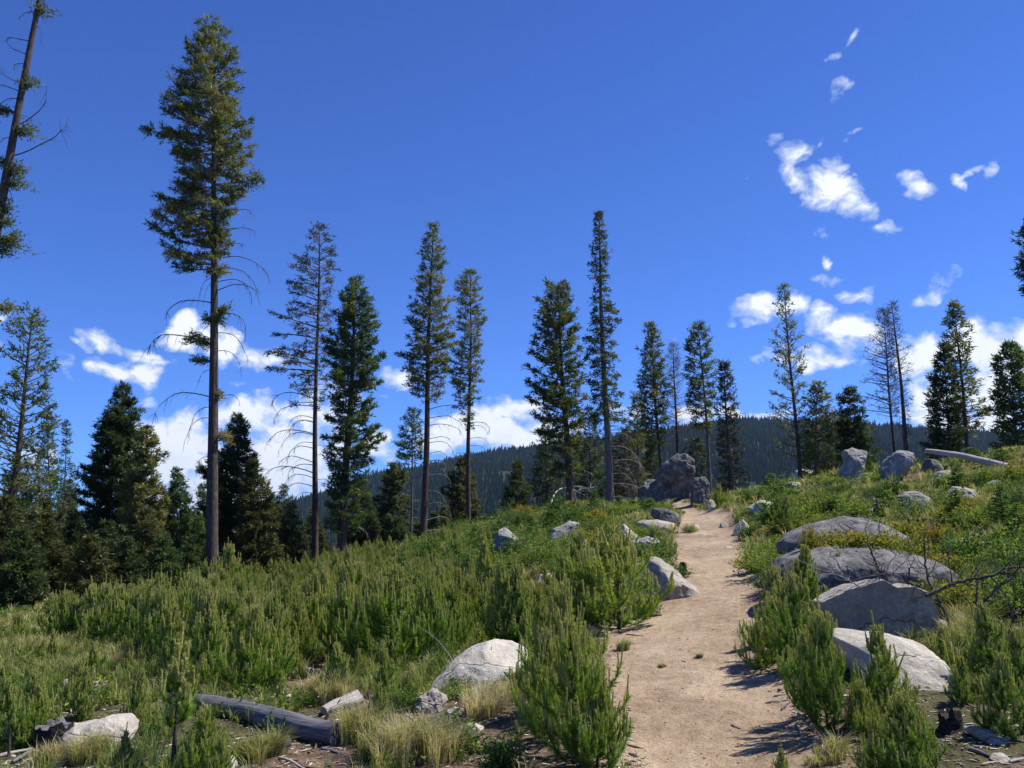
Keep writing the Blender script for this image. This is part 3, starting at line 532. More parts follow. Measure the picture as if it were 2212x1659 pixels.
# ------------------------------------------------------------------ conifers
def branch_paths(o, dh, ln, a, b, Kp=6, droop=0):
    s = np.linspace(0, 1, Kp)[None, :, None]; up = np.array([0, 0, 1.])
    return o[:, None]+dh[:, None]*ln[:, None, None]*s*(1-.12*s*s)+up*(ln[:, None, None]*(a[:, None, None]*s+b[:, None, None]*s*s))
def conifer(name, label, group, base, top, d, prof, n=110, mat='green', tw=None, leafd=1.0, slope=(.55, -.05), curve=(.1, .22), inner=.18,
            dead=(), deadauto=None, patches=(), bare=False, seed=0, wob=.25, leaf=(.17, .05), clump=.75, branchmat=None, barkm=None, cat='fir tree', lenr=(.62, 1.0), lower=None):
    r_ = np.random.default_rng(seed*31+int(base[0]*3+top[1])+3000)
    B = at(base[0], base[1], d); T = at(top[0], top[1], d); gz_ = float(H0(B[0], B[1]))
    if base[1] > 1150 or True: B0 = B+(B-T)*max(0, (B[2]-gz_)+.15)/max(T[2]-B[2], 1) if B[2] > gz_-.1 else B
    Ht = T[2]-B0[2]; root = empty(name, (B0[0], B0[1], B0[2])); tag(root, label, cat, group)
    pxm = K/F*d
    tw = tw if tw is not None else max(4, (base[1]-top[1])*.016)
    ph = r_.uniform(0, 6, 2)
    def axis(t): # relative to B0
        t = np.asarray(t); wv = wob*np.sin(t*np.pi)*Ht*.02
        return np.stack([(T[0]-B0[0])*t+wv*np.sin(t*5+ph[0]), wv*np.cos(t*4+ph[1]), Ht*t], -1)
    ts = np.linspace(0, 1, 26); rb = tw*pxm/2; rads = rb*((1-ts)**.85*.96+.04); rads[0] *= 1.35; rads[1] *= 1.08
    b_ = Buf(); tubes(b_, axis(ts), rads, 12, .5); b_.obj('trunk', barkm or M_bark, root, True)
    pv = np.array(prof, float); zz = at(pv[:, 0]*0+base[0], pv[:, 0], np.full(len(pv), d))[:, 2]-B0[2]
    xl = at(pv[:, 1], pv[:, 0], np.full(len(pv), d))[:, 0]-B0[0]; xr = at(pv[:, 2], pv[:, 0], np.full(len(pv), d))[:, 0]-B0[0]
    zlo, zhi = zz.min(), zz.max(); order = np.argsort(zz)
    u = (np.arange(n)+r_.uniform(-.4, .4, n))/n; z = zlo+(zhi-zlo)*np.clip(u, 0, 1)**.92
    # whorls
    z = z*.75+(.25)*(np.round(z/(.42))*.42)+r_.normal(0, .05, n); z = np.clip(z, zlo, min(zhi, Ht*.985))
    az = np.arange(n)*2.39996+r_.uniform(-.5, .5, n); tt = z/Ht; o = axis(np.clip(tt, 0, 1))
    L_ = np.maximum(o[:, 0]-np.interp(z, zz[order], xl[order]), .06); R_ = np.maximum(np.interp(z, zz[order], xr[order])-o[:, 0], .06)
    ca = np.cos(az); w_ = (ca+1)/2; ext = R_*w_+L_*(1-w_)
    ext = np.where(np.abs(ca) < .5, np.minimum(ext, (L_+R_)/2*1.15), ext)
    cl_ = fbm(p3(ca*1.3+seed, np.sin(az)*1.3, z*.75), seed, 2); ln = ext*r_.uniform(lenr[0]-.08, lenr[1]+.04, n)*np.clip(1+clump*cl_, .4, 1.15)*np.where(r_.random(n) < .12, .55, 1)
    ln = np.maximum(ln, .10)
    f = np.clip((z-zlo)/(zhi-zlo), 0, 1)
    a = slope[1]+(slope[0]-slope[1])*f**1.6+r_.normal(0, .07, n); b = curve[0]+(curve[1]-curve[0])*(1-f)+r_.normal(0, .05, n)
    dh = np.stack([np.cos(az), np.sin(az), 0*az], 1)
    P = branch_paths(o, dh, ln, a, b)
    b_ = Buf(); br = np.clip(.016*ln+.008, .008, .05); rad = br[:, None]*np.linspace(1, .25, P.shape[1])[None]
    tubes(b_, P, rad, 4, r_.uniform(.3, .7, n)); b_.obj('branches', branchmat or M_branch, root)
    # foliage
    per = 9.0*leafd; cnt = np.maximum((ln*per).astype(int), 4); bi = np.repeat(np.arange(n), cnt); m = len(bi)
    s = inner+(1-inner)*r_.random(m)**.75; side = np.where(r_.random(m) < .5, -1., 1.)
    tip = r_.random(m) < .16
    idx = s*(P.shape[1]-1); i0 = np.clip(idx.astype(int), 0, P.shape[1]-2); fr_ = (idx-i0)[:, None]
    p = P[bi, i0]*(1-fr_)+P[bi, i0+1]*fr_; tg = nrm(P[bi, i0+1]-P[bi, i0])
    pr = np.stack([-np.sin(az[bi]), np.cos(az[bi]), 0*s], 1)
    sd_ = np.where(tip, .15, 1.0)[:, None]
    tdir = nrm(tg*.8+pr*side[:, None]*.75*sd_+r_.normal(0, .30, (m, 3))+np.array([0, 0, -.02]))
    lt = np.clip(.20+.36*ln[bi]*(1-s)*.9, .14, .75)*r_.uniform(.6, 1.15, m)*np.clip(ln[bi]/.5, .45, 1)
    cn = np.maximum((lt/.026*leafd).astype(int), 4); ti = np.repeat(np.arange(m), cn); q = r_.random(len(ti))**.8
    c = p[ti]+tdir[ti]*(lt[ti]*q)[:, None]+r_.normal(0, .04, (len(ti), 3)); c[:, 2] -= (q**2)*lt[ti]*.10
    ld = nrm(tdir[ti]*.9+r_.normal(0, .55, (len(ti), 3)))
    bt = r_.uniform(.15, .75, n); tint = np.clip(bt[bi][ti]+.22*(s[ti]-.5)+r_.normal(0, .1, len(ti)), 0, 1)
    lsz = leaf[0]*r_.uniform(.6, 1.25, len(ti)); lw = leaf[1]*r_.uniform(.7, 1.3, len(ti))
    b_ = Buf(); leaves(b_, c, ld, lsz, lw, tint, r_)
    for (pu, pvv, w2, h2, cl) in patches:         # isolated live tufts on the bare stem
        C = at(pu, pvv, d)-B0; k = int(10*w2*h2/400)+7; st_ = axis((C[2]-.1)/Ht)
        e = C+r_.normal(size=(k, 3))*np.array([w2*.42, w2*.42, h2*.42])*pxm; nn = 34
        ti = np.repeat(np.arange(k), nn); dd = nrm(e-st_); qq = r_.uniform(-.16, .16, len(ti))
        leaves(b_, e[ti]+dd[ti]*qq[:, None]+r_.normal(0, .06, (len(ti), 3)), nrm(dd[ti]*.6+r_.normal(0, .6, (len(ti), 3))), leaf[0]*.8, leaf[1], cl+r_.normal(0, .12, len(ti)), r_)
        b2 = Buf(); Pp = np.stack([np.broadcast_to(st_, e.shape), st_*.5+e*.5+[0, 0, .04], e], 1); tubes(b2, Pp, np.broadcast_to([.012, .01, .004], (k, 3)), 3, .5); b2.obj('limb', M_deadwood, root)
    if len(b_.V): b_.obj('crown', M_fir[mat], root)
    # dead branches, each its own part
    DD = list(dead)
    if deadauto:
        for (v0, v1, k, lft, rgt, dr, mt) in deadauto:
            for j in range(k):
                v = v0+(v1-v0)*(j+r_.uniform(.1, .9))/k; sgn = -1 if r_.random() < lft/(lft+rgt+1e-9) else 1
                ext_ = (lft if sgn < 0 else rgt)*r_.uniform(.45, 1.05); DD.append((v, sgn*ext_, ext_*dr*r_.uniform(.5, 1.3), mt))
    for (v, du, dv, mt) in DD:
        tz = (at(base[0], v, d)[2]-B0[2])/Ht; o_ = axis(tz); ex_ = du*pxm; dz = -dv*pxm; yy = r_.uniform(-.6, .6)*abs(ex_)
        s = np.linspace(0, 1, 9); arc = abs(ex_)*r_.uniform(.12, .25)
        Pp = np.stack([o_[0]+ex_*np.sin(s*np.pi/2*.95)**1.0, o_[1]+yy*s, o_[2]+dz*s**2.2+arc*np.sin(s*np.pi)*.8], 1)
        Pp += np.cumsum(r_.normal(0, .045*abs(ex_), (9, 3)), 0)*.5*s[:, None]; Pp[:, 2] += abs(ex_)*r_.normal(0, .10)*s; L0 = abs(ex_)
        b2 = Buf(); r0 = np.clip(.008*L0+.008, .009, .028); tubes(b2, Pp, r0*np.linspace(1, .3, 9), 5, .5)
        kk = int(5+L0*4.5); si = r_.uniform(.3, 1, kk); j0 = np.clip((si*8).astype(int), 0, 7); st = Pp[j0]
        tg = nrm(Pp[j0+1]-Pp[j0]); ed = nrm(tg*.7+r_.normal(0, .45, (kk, 3))+np.array([0, 0, -.35])); tl = r_.uniform(.12, .34, kk)*L0*.8
        Q3 = np.stack([st, st+ed*tl[:, None]*.5, st+ed*tl[:, None]+np.array([0, 0, -1])*tl[:, None]*.25], 1)
        tubes(b2, Q3, np.broadcast_to([r0*.32, r0*.26, r0*.14], (kk, 3)), 3, .5)
        b2.obj('dead_branch', {'d': M_deadwood, 'p': M_palewood}[mt], root)
    return root
def sym(v, c, ws): return [(vv, c-w, c+w) for vv, w in zip(v, ws)]
G1 = 'tall firs standing behind the sapling thicket'; G2 = 'firs grouped behind the trailside boulders'; G3 = 'firs on the right skyline'; G4 = 'dark firs filling the left forest edge'
CN = conifer
CN('fir_tree', 'tallest fir, bare lower trunk and heavy lopsided top, standing alone at left', G1, (458,1258), (462,50), 29,
   [(50,450,476),(110,402,502),(150,377,508),(200,368,522),(280,320,538),(340,314,543),(375,345,560),(400,362,566),(430,350,525),(470,318,500),(530,320,486),(575,335,472),(600,440,470)],
   n=210, mat='olive', tw=27, leafd=1.35, wob=.1, lenr=(.72, 1.04), slope=(.6, .0), curve=(0, .12),
   patches=[(478,675,22,26,.5),(440,740,16,10,.55),(418,728,14,10,.6),(432,778,12,8,.6),(484,945,16,9,1.0),(470,855,8,8,.9),(470,510,26,34,.45),(452,690,8,8,.5)],
   dead=[(655,-118,40,'d'),(745,-160,45,'d'),(860,-112,55,'d'),(600,-40,60,'d'),(905,-55,85,'d'),(990,-50,40,'p'),(880,-60,75,'d'),(560,105,25,'d'),(580,95,45,'d'),(500,80,5,'d'),(540,75,8,'d'),(465,90,15,'d'),(630,100,60,'d'),(610,90,55,'d'),(720,75,70,'d'),(760,60,55,'d'),(860,55,20,'d'),(680,90,55,'d'),(1010,10,30,'p'),(800,-30,50,'d'),(700,-28,60,'d'),(925,30,50,'p'),(560,-70,20,'d'),(610,-20,55,'d')], seed=1, leaf=(.15, .042), branchmat=M_palewood, clump=.45)
CN('fir_tree', 'leaning half-dead fir trunk cut off by the left edge', G1, (-150,1300), (165,-420), 19,
   [(-420,150,180),(-250,60,240),(-120,20,200),(-30,20,120)], n=60, mat='olive', tw=31, leafd=.8, wob=.1,
   patches=[(88,22,16,8,.7),(58,183,16,9,.7),(5,240,12,12,.4),(60,286,16,14,.75),(42,368,20,12,.7),(32,398,20,8,.7),(8,455,18,16,.5),(22,518,30,18,.6),(8,668,22,12,.9),(4,350,6,6,.5),(-5,540,30,12,.5),(5,480,20,10,.5)],
   dead=[(275,92,-78,'d'),(340,130,-95,'d'),(120,-45,-30,'d'),(140,-50,5,'d'),(200,-60,-10,'d'),(215,-55,25,'d'),(60,30,60,'d'),(20,20,45,'d'),(150,12,40,'d'),(300,-40,30,'d'),(30,-35,10,'d'),(410,30,80,'d'),(180,-70,-60,'d'),(90,-70,-20,'d'),(250,30,5,'d')], seed=2, leaf=(.10, .03))
CN('fir_tree', 'tall see-through yellowish fir at the left edge', G4, (-8,1330), (72,672), 25,
   [(672,58,84),(700,30,98),(740,8,108),(770,15,112),(800,0,124),(850,-20,122),(900,-40,124),(950,-70,114),(1000,-100,108),(1060,-120,100),(1150,-130,60),(1250,-140,40)],
   n=150, mat='light', tw=20, leafd=1.0, inner=.42, slope=(.7, .05), seed=3, leaf=(.14, .045))
CN('fir_tree', 'slim green fir just right of the yellowish fir at the left edge', G4, (112,1320), (100,888), 32, [(888,92,106),(940,80,118),(1000,58,128),(1060,45,140),(1150,40,150),(1260,40,160),(1300,60,150)], n=140, mat='green', leafd=1.1, seed=4)
CN('spruce_tree', 'thin needle-like spruce spire left of the dark leaning fir', G4, (132,1310), (144,908), 38, [(908,141,147),(960,134,156),(1000,128,162),(1040,112,172),(1062,100,176),(1150,95,185),(1300,85,190)], n=130, mat='dark', slope=(.5, -.2), curve=(-.05, .1), seed=5, leaf=(.13, .045), cat='spruce tree')
CN('fir_tree', 'broad dark fir with a leaning trunk left of the tallest fir', G4, (205,1310), (268,830), 35,
   [(830,262,276),(870,236,292),(905,226,300),(950,206,318),(990,196,322),(1020,172,322),(1050,166,320),(1100,168,318),(1180,178,300),(1290,170,300)], n=260, mat='dark', tw=17, leafd=1.6, slope=(.6, .1), curve=(.05, .25), seed=6)
CN('fir_tree', 'olive fir leaning on the right side of the broad dark fir', G4, (268,1310), (318,930), 33, [(930,306,330),(970,290,340),(1010,280,352),(1050,270,350),(1110,262,368),(1200,240,370),(1300,225,360)], n=210, mat='olive', leafd=1.5, slope=(.6, .1), seed=7)
CN('fir_tree', 'short bluish green fir between the olive fir and the tallest trunk', G4, (385,1300), (383,1012), 40, [(1012,377,390),(1060,362,402),(1090,345,416),(1150,338,424),(1210,330,436),(1290,330,440)], n=180, mat='green', leafd=1.6, seed=8)
CN('fir_tree', 'dense dark fir half hidden behind the tallest trunk', G4, (512,1310), (512,896), 36, [(896,505,520),(930,486,536),(990,464,546),(1020,440,545),(1060,425,546),(1150,420,560),(1290,420,575)], n=250, mat='dark', leafd=1.6, seed=9)
CN('fir_tree', 'brownish fir with pointed top just right of the dense dark one', G4, (560,1310), (548,995), 34, [(995,542,555),(1050,524,572),(1100,505,592),(1170,500,606),(1290,500,615)], n=210, mat='brown', leafd=1.6, seed=10)
CN('fir_tree', 'thin browning fir with arching dead limbs, left of the paired firs', G1, (680,1236), (690,483), 39,
   [(483,682,700),(520,656,722),(560,640,742),(600,604,736),(650,604,718),(700,590,722),(760,568,726),(800,564,716),(850,610,712),(885,640,700)], n=150, mat='mixed', tw=15, leafd=.8, inner=.35, slope=(.65, .1), curve=(-.1, -.1), branchmat=M_palewood, seed=11, leaf=(.16, .045),
   deadauto=[(860,1060,12,105,40,.35,'d'),(900,1080,6,90,30,.5,'d'),(1100,1215,7,42,30,.9,'p'),(560,700,6,50,60,.1,'p')])
CN('fir_tree', 'full dark green fir right of the thin browning fir, branched to the ground', G1, (738,1210), (768,598), 37,
   [(598,758,782),(640,738,792),(655,712,796),(700,702,816),(760,694,822),(800,692,838),(845,690,842),(870,684,806),(930,684,820),(965,690,846),(1000,688,824),(1050,686,806),(1100,695,800),(1160,700,800)], n=260, mat='green', tw=22, leafd=1.35, slope=(.6, 0), seed=12, deadauto=[(1090,1200,5,50,50,.3,'p')])
CN('fir_tree', 'tall straight fir at centre left, taller of the close pair', G1, (912,1196), (937,478), 39,
   [(478,930,944),(530,908,956),(570,892,968),(620,880,976),(680,874,986),(730,868,990),(770,862,998),(810,864,988),(845,880,965),(870,895,950)], n=190, mat='olive', tw=17, leafd=1.05, slope=(.6, -.05), seed=13,
   deadauto=[(860,1020,10,25,75,.3,'d'),(990,1080,3,20,55,.5,'p'),(1090,1180,6,30,80,.3,'p')])
CN('fir_tree', 'slender fir leaning against the taller centre-left fir, foliage on its upper half', G1, (1012,1170), (1016,580), 44,
   [(580,1009,1023),(620,986,1040),(680,980,1046),(740,984,1052),(790,962,1046),(840,948,1034),(880,978,1034),(905,996,1028),(930,1002,1024)], n=170, mat='olive', tw=12, leafd=1.1, seed=14, deadauto=[(880,1010,7,50,60,.3,'d'),(1060,1120,2,10,35,.3,'p')])
CN('fir_tree', 'small green-topped fir with a thin pale stem, left of the centre-left pair', G1, (888,1200), (890,882), 46, [(882,884,896),(920,864,918),(950,858,922),(985,842,932),(1002,870,915)], n=80, mat='green', tw=6, barkm=M_barkgrey, seed=15, deadauto=[(1040,1150,16,38,20,.35,'p')])
CN('fir_tree', 'dark brown fir filling the gap left of the thin pale stem', G4, (850,1250), (850,1000), 50, [(1000,843,857),(1040,822,878),(1090,808,892),(1150,795,905),(1240,790,912)], n=150, mat='dark', leafd=1.3, seed=16, leaf=(.2, .07))
CN('fir_tree', 'bushy olive fir behind the slender leaning fir', G4, (1000,1230), (1002,985), 50, [(985,996,1008),(1030,970,1030),(1080,952,1046),(1130,938,1058),(1220,930,1066)], n=150, mat='brown', leafd=1.3, seed=17, leaf=(.2, .07))
CN('fir_tree', 'small pointed dark fir left of the dark clumpy-crowned fir', G4, (1112,1160), (1118,1000), 42, [(1000,1113,1123),(1040,1096,1138),(1080,1082,1152),(1130,1072,1162),(1155,1070,1165)], n=130, mat='dark', leafd=1.3, seed=18)
CN('fir_tree', 'dark clumpy-crowned fir with rounded top left of the narrow spruce', G2, (1232,1090), (1205,618), 35,
   [(618,1184,1226),(660,1160,1240),(700,1140,1246),(760,1130,1254),(820,1138,1268),(870,1124,1276),(905,1120,1260),(930,1128,1270),(960,1150,1256),(1010,1165,1256),(1040,1180,1250)], n=190, mat='olive', tw=17, leafd=1.25, seed=19, deadauto=[(1020,1085,5,60,50,.3,'p')])
CN('spruce_tree', 'very narrow dark spruce spire, tallest tree near the trail top', G2, (1318,1094), (1293,452), 33,
   [(452,1291,1295),(480,1281,1304),(540,1275,1318),(590,1271,1324),(620,1281,1324),(650,1272,1334),(680,1276,1346),(710,1266,1332),(740,1262,1336),(780,1264,1342),(830,1262,1350),(870,1266,1356),(905,1268,1350)], n=230, mat='dark', tw=18, leafd=1.2, slope=(.35, -.35), curve=(-.15, .12), seed=20, leaf=(.14, .045), cat='spruce tree', barkm=M_barkgrey,
   deadauto=[(890,1060,26,38,62,.7,'d'),(940,1080,9,20,90,.8,'p')])
for lb, bu, tu, tv, ww, dd, mt, sd_ in [
  ('dark fir behind the rounded-top fir, left one of the dense clump', 1180, 1178, 905, 40, 45, 'dark', 21),
  ('dark fir between the rounded-top fir and the spruce spire', 1275, 1272, 880, 46, 43, 'dark', 22),
  ('brown-green fir at the lower right of the spruce spire', 1345, 1350, 925, 50, 42, 'brown', 23),
  ('low dark fir filling the gap beside the squat grey boulder', 1405, 1408, 960, 46, 44, 'dark', 24),
  ('low dark fir behind the right side of the boulder cluster', 1500, 1505, 945, 44, 46, 'dark', 25)]:
    CN('fir_tree', lb, G2, (bu, 1110), (tu, tv), dd, [(tv, tu-6, tu+6), (tv+50, tu-ww*.6, tu+ww*.6), (tv+110, tu-ww, tu+ww), (1100, tu-ww*1.05, tu+ww*1.05)], n=130, mat=mt, leafd=.9, seed=sd_, deadauto=[(1000,1080,4,45,45,.3,'p')])
CN('fir_tree', 'narrow fir rising behind the tall dark boulder, left of the dead one', G2, (1432,1080), (1405,698), 38, [(698,1399,1411),(740,1384,1428),(800,1371,1440),(850,1356,1450),(900,1346,1450),(930,1352,1440),(970,1370,1435)], n=170, mat='olive', tw=10, leafd=1.0, seed=26, slope=(.6, .05))
CN('fir_tree', 'small slim fir left of the narrow fir behind the boulder', G2, (1382,1090), (1375,850), 40, [(850,1370,1380),(890,1356,1396),(940,1345,1404),(975,1352,1400)], n=80, mat='olive', tw=5, seed=27)
CN('dead_tree', 'bare reddish-grey dead fir directly above the tall dark boulder', G2, (1464,1060), (1454,742), 38, [(742,1451,1457),(790,1434,1476),(850,1424,1486),(900,1418,1496),(950,1416,1500)], n=110, mat='twig', tw=10, leafd=.45, leaf=(.26, .014), inner=.2, seed=28, cat='dead tree', slope=(.6, .1))
CN('fir_tree', 'light yellowish fir with pale trunk right of the boulder cluster', G2, (1535,1060), (1508,698), 36, [(698,1502,1516),(740,1478,1544),(790,1480,1548),(820,1474,1552),(860,1472,1554),(900,1476,1540),(930,1490,1530)], n=140, mat='light', tw=10, leafd=.95, seed=29, barkm=M_barkgrey, deadauto=[(920,1010,8,60,40,.2,'d')])
CN('fir_tree', 'thin dark fir standing at the end of the trail', G2, (1578,1092), (1564,782), 32, [(782,1560,1568),(830,1552,1588),(880,1542,1596),(940,1544,1604),(1000,1542,1612),(1050,1550,1615),(1080,1560,1610)], n=150, mat='mixed', tw=9, leafd=.75, seed=30)
CN('fir_tree', 'spiky open fir with upswept branches right of the trail end', G3, (1730,1050), (1693,616), 33, [(616,1688,1698),(660,1676,1716),(700,1672,1728),(760,1664,1742),(800,1654,1750),(850,1654,1748),(900,1660,1745),(950,1672,1745),(1000,1690,1745)], n=130, mat='olive', tw=11, leafd=.8, slope=(1.0, .15), curve=(.1, .25), seed=31, leaf=(.14, .045))
CN('fir_tree', 'small clumpy olive fir right of the spiky open fir', G3, (1762,1050), (1765,828), 33, [(828,1758,1772),(860,1742,1790),(900,1734,1804),(950,1740,1812),(1000,1725,1830),(1035,1725,1830)], n=130, mat='olive', leafd=1.1, seed=32)
CN('fir_tree', 'cone-shaped dark fir behind the leaning spire rock', G3, (1842,1040), (1834,838), 35, [(838,1828,1841),(870,1812,1858),(910,1802,1870),(950,1790,1890),(1000,1780,1892),(1030,1780,1890)], n=150, mat='dark', leafd=1.2, seed=33)
CN('dead_tree', 'sparse half-dead fir, left one of the bare pair on the right skyline', G3, (1935,1010), (1908,668), 33, [(668,1902,1914),(700,1888,1925),(760,1872,1938),(820,1862,1944),(860,1866,1940),(900,1882,1944)], n=120, mat='twig', tw=8, leafd=.6, leaf=(.2, .02), seed=34, cat='dead tree', slope=(.6, .15), deadauto=[(860,900,3,90,10,-.1,'d')])
CN('dead_tree', 'bare fir with thicker trunk, right one of the bare pair', G3, (1962,1010), (1926,652), 31, [(652,1921,1931),(700,1908,1942),(760,1912,1968),(820,1925,1975),(880,1930,1980),(940,1945,1975)], n=90, mat='twig', tw=12, leafd=.5, leaf=(.2, .018), seed=35, cat='dead tree')
CN('fir_tree', 'dense dark fir left of the tall open fir on the right skyline', G3, (2050,1000), (2040,742), 31, [(742,2034,2048),(780,2014,2056),(820,1998,2064),(880,1990,2074),(930,1984,2080),(985,1984,2085)], n=180, mat='dark', leafd=1.2, seed=36)
CN('fir_tree', 'tall open fir with a straight dark trunk near the fallen pole', G3, (2092,990), (2060,656), 30, [(656,2054,2067),(700,2034,2084),(740,2032,2098),(790,2030,2112),(830,2046,2122),(870,2060,2126),(905,2060,2150),(945,2075,2130)], n=150, mat='olive', tw=11, leafd=.85, inner=.3, seed=37)
CN('fir_tree', 'dark fir at the right edge of the skyline', G3, (2200,1000), (2180,742), 27, [(742,2172,2190),(790,2154,2220),(850,2142,2240),(900,2140,2250),(950,2160,2260),(985,2160,2260)], n=170, mat='green', leafd=1.2, seed=38)
CN('fir_tree', 'fir whose branch tips reach in at the far right edge', G3, (2300,1010), (2228,470), 26, [(470,2222,2234),(530,2200,2262),(570,2186,2270),(620,2192,2280),(660,2205,2290)], n=120, mat='dark', leafd=1.1, seed=39)
# forest-edge fillers along the left
for lb, bu, tu, tv, ww, dd, mt, sd_ in [
  ('dark fir in the left corner below the yellowish fir', 20, 15, 1075, 60, 24, 'brown', 50),
  ('dense brown-green fir beneath the thin spruce spire', 95, 92, 1080, 62, 27, 'brown', 51),
  ('dark low fir in front of the leaning dark fir', 165, 160, 1110, 55, 28, 'dark', 52),
  ('olive low fir under the olive leaning fir', 310, 315, 1100, 58, 30, 'brown', 53),
  ('dark fir left of the tallest trunk, behind the sapling tips', 425, 428, 1120, 46, 33, 'green', 54),
  ('low dark fir between the brownish fir and the thin browning fir', 632, 630, 1085, 44, 42, 'dark', 55),
  ('low dark fir just left of the full dark green fir', 690, 676, 1100, 40, 44, 'dark', 56),
  ('broad low fir right of the full dark green fir', 790, 792, 1060, 40, 44, 'dark', 57),
  ('low dark fir behind the tall centre-left trunk', 935, 940, 1110, 45, 44, 'dark', 58),
  ('dark low fir in the deep shade left of the dark leaning trunk', 230, 232, 1130, 45, 27, 'dark', 59),
  ('dark fir in the background right of the short bluish fir', 440, 438, 1045, 44, 44, 'dark', 71),
  ('dark background fir just right of the brownish pointed fir', 615, 612, 1050, 42, 46, 'dark', 72),
  ('dark background fir left of the broad leaning dark fir', 150, 148, 1040, 46, 42, 'dark', 73),
  ('far dark fir between the olive leaning fir and the bluish fir', 352, 350, 1085, 40, 45, 'dark', 74),
  ('green fir behind the yellowish fir at the left margin', 30, 34, 1000, 56, 34, 'green', 75),
  ('dark background fir behind the low end of the centre-left slope', 770, 772, 1110, 48, 43, 'dark', 76),
  ('dark background fir between the thin pale stem and the tall trunk', 905, 905, 1130, 44, 47, 'dark', 77),
  ('dark fir standing between the left corner fir and the spruce spire', 50, 48, 1150, 60, 21, 'dark', 61),
  ('low brown-green fir at the foot of the broad dark fir', 200, 196, 1165, 58, 24, 'brown', 62),
  ('low dark fir at the foot of the olive leaning fir', 275, 272, 1170, 55, 25, 'dark', 63),
  ('low green fir between the bluish fir and the olive leaning fir', 350, 352, 1160, 52, 26, 'green', 64),
  ('low dark fir touching the left side of the tallest trunk', 410, 408, 1185, 48, 27.5, 'dark', 65),
  ('brown-green low fir right of the brownish pointed fir', 590, 588, 1160, 46, 34, 'brown', 66),
  ('low dark fir at the left foot of the thin browning fir', 648, 652, 1140, 40, 41, 'dark', 67),
  ('dark fir behind the round leafy bush', 860, 862, 1120, 48, 42, 'dark', 68),
  ('low brown fir between the centre-left pair and the pointed dark fir', 965, 962, 1095, 42, 46, 'brown', 69),
  ('dark fir in the gap left of the small pointed dark fir', 1065, 1066, 1120, 30, 40, 'dark', 60)]:
    CN('fir_tree', lb, G4, (bu, 1330 if bu < 640 else 1240), (tu, tv), dd, [(tv, tu-6, tu+6), (tv+50, tu-ww*.55, tu+ww*.55), (tv+110, tu-ww*.9, tu+ww*.9), (1320 if bu < 640 else 1230, tu-ww, tu+ww)], n=190, mat=mt, leafd=1.8, seed=sd_, leaf=(.12, .040))
def inrock(x, y, q, k): return ((x-q[0])/(q[2]+.02))**2+((y-q[1]+.10)/(q[3]+.10))**2 < k*k
# ------------------------------------------------------------------ pine saplings (prototypes one unit tall, shared meshes)
def shoots_needles(buf, P, r_, per, nl, nw, tint, spread=.9, s0=.0, s1=1.0, jit=.12):
    """P (B,K,3) shoots; per = needles per unit length"""
    B, Kp, _ = P.shape; seg = np.linalg.norm(np.diff(P, axis=1), axis=2).sum(1)
    cnt = np.maximum((seg*per*(s1-s0)).astype(int), 3); bi = np.repeat(np.arange(B), cnt); m = len(bi)
    s = s0+(s1-s0)*r_.random(m); ix = s*(Kp-1); i0 = np.clip(ix.astype(int), 0, Kp-2); f = (ix-i0)[:, None]
    p = P[bi, i0]*(1-f)+P[bi, i0+1]*f; t = nrm(P[bi, i0+1]-P[bi, i0]); rd = nrm(np.cross(t, r_.normal(size=(m, 3))))
    d = nrm(t*1.0+rd*spread*r_.uniform(.6, 1.25, m)[:, None]); tt = np.asarray(tint)
    tt = (tt[bi] if tt.ndim else tt)+.20*(s-.5)+r_.normal(0, jit, m)
    leaves(buf, p, d, nl*r_.uniform(.7, 1.15, m), nw*r_.uniform(.8, 1.2, m), np.clip(tt, 0, 1), r_)
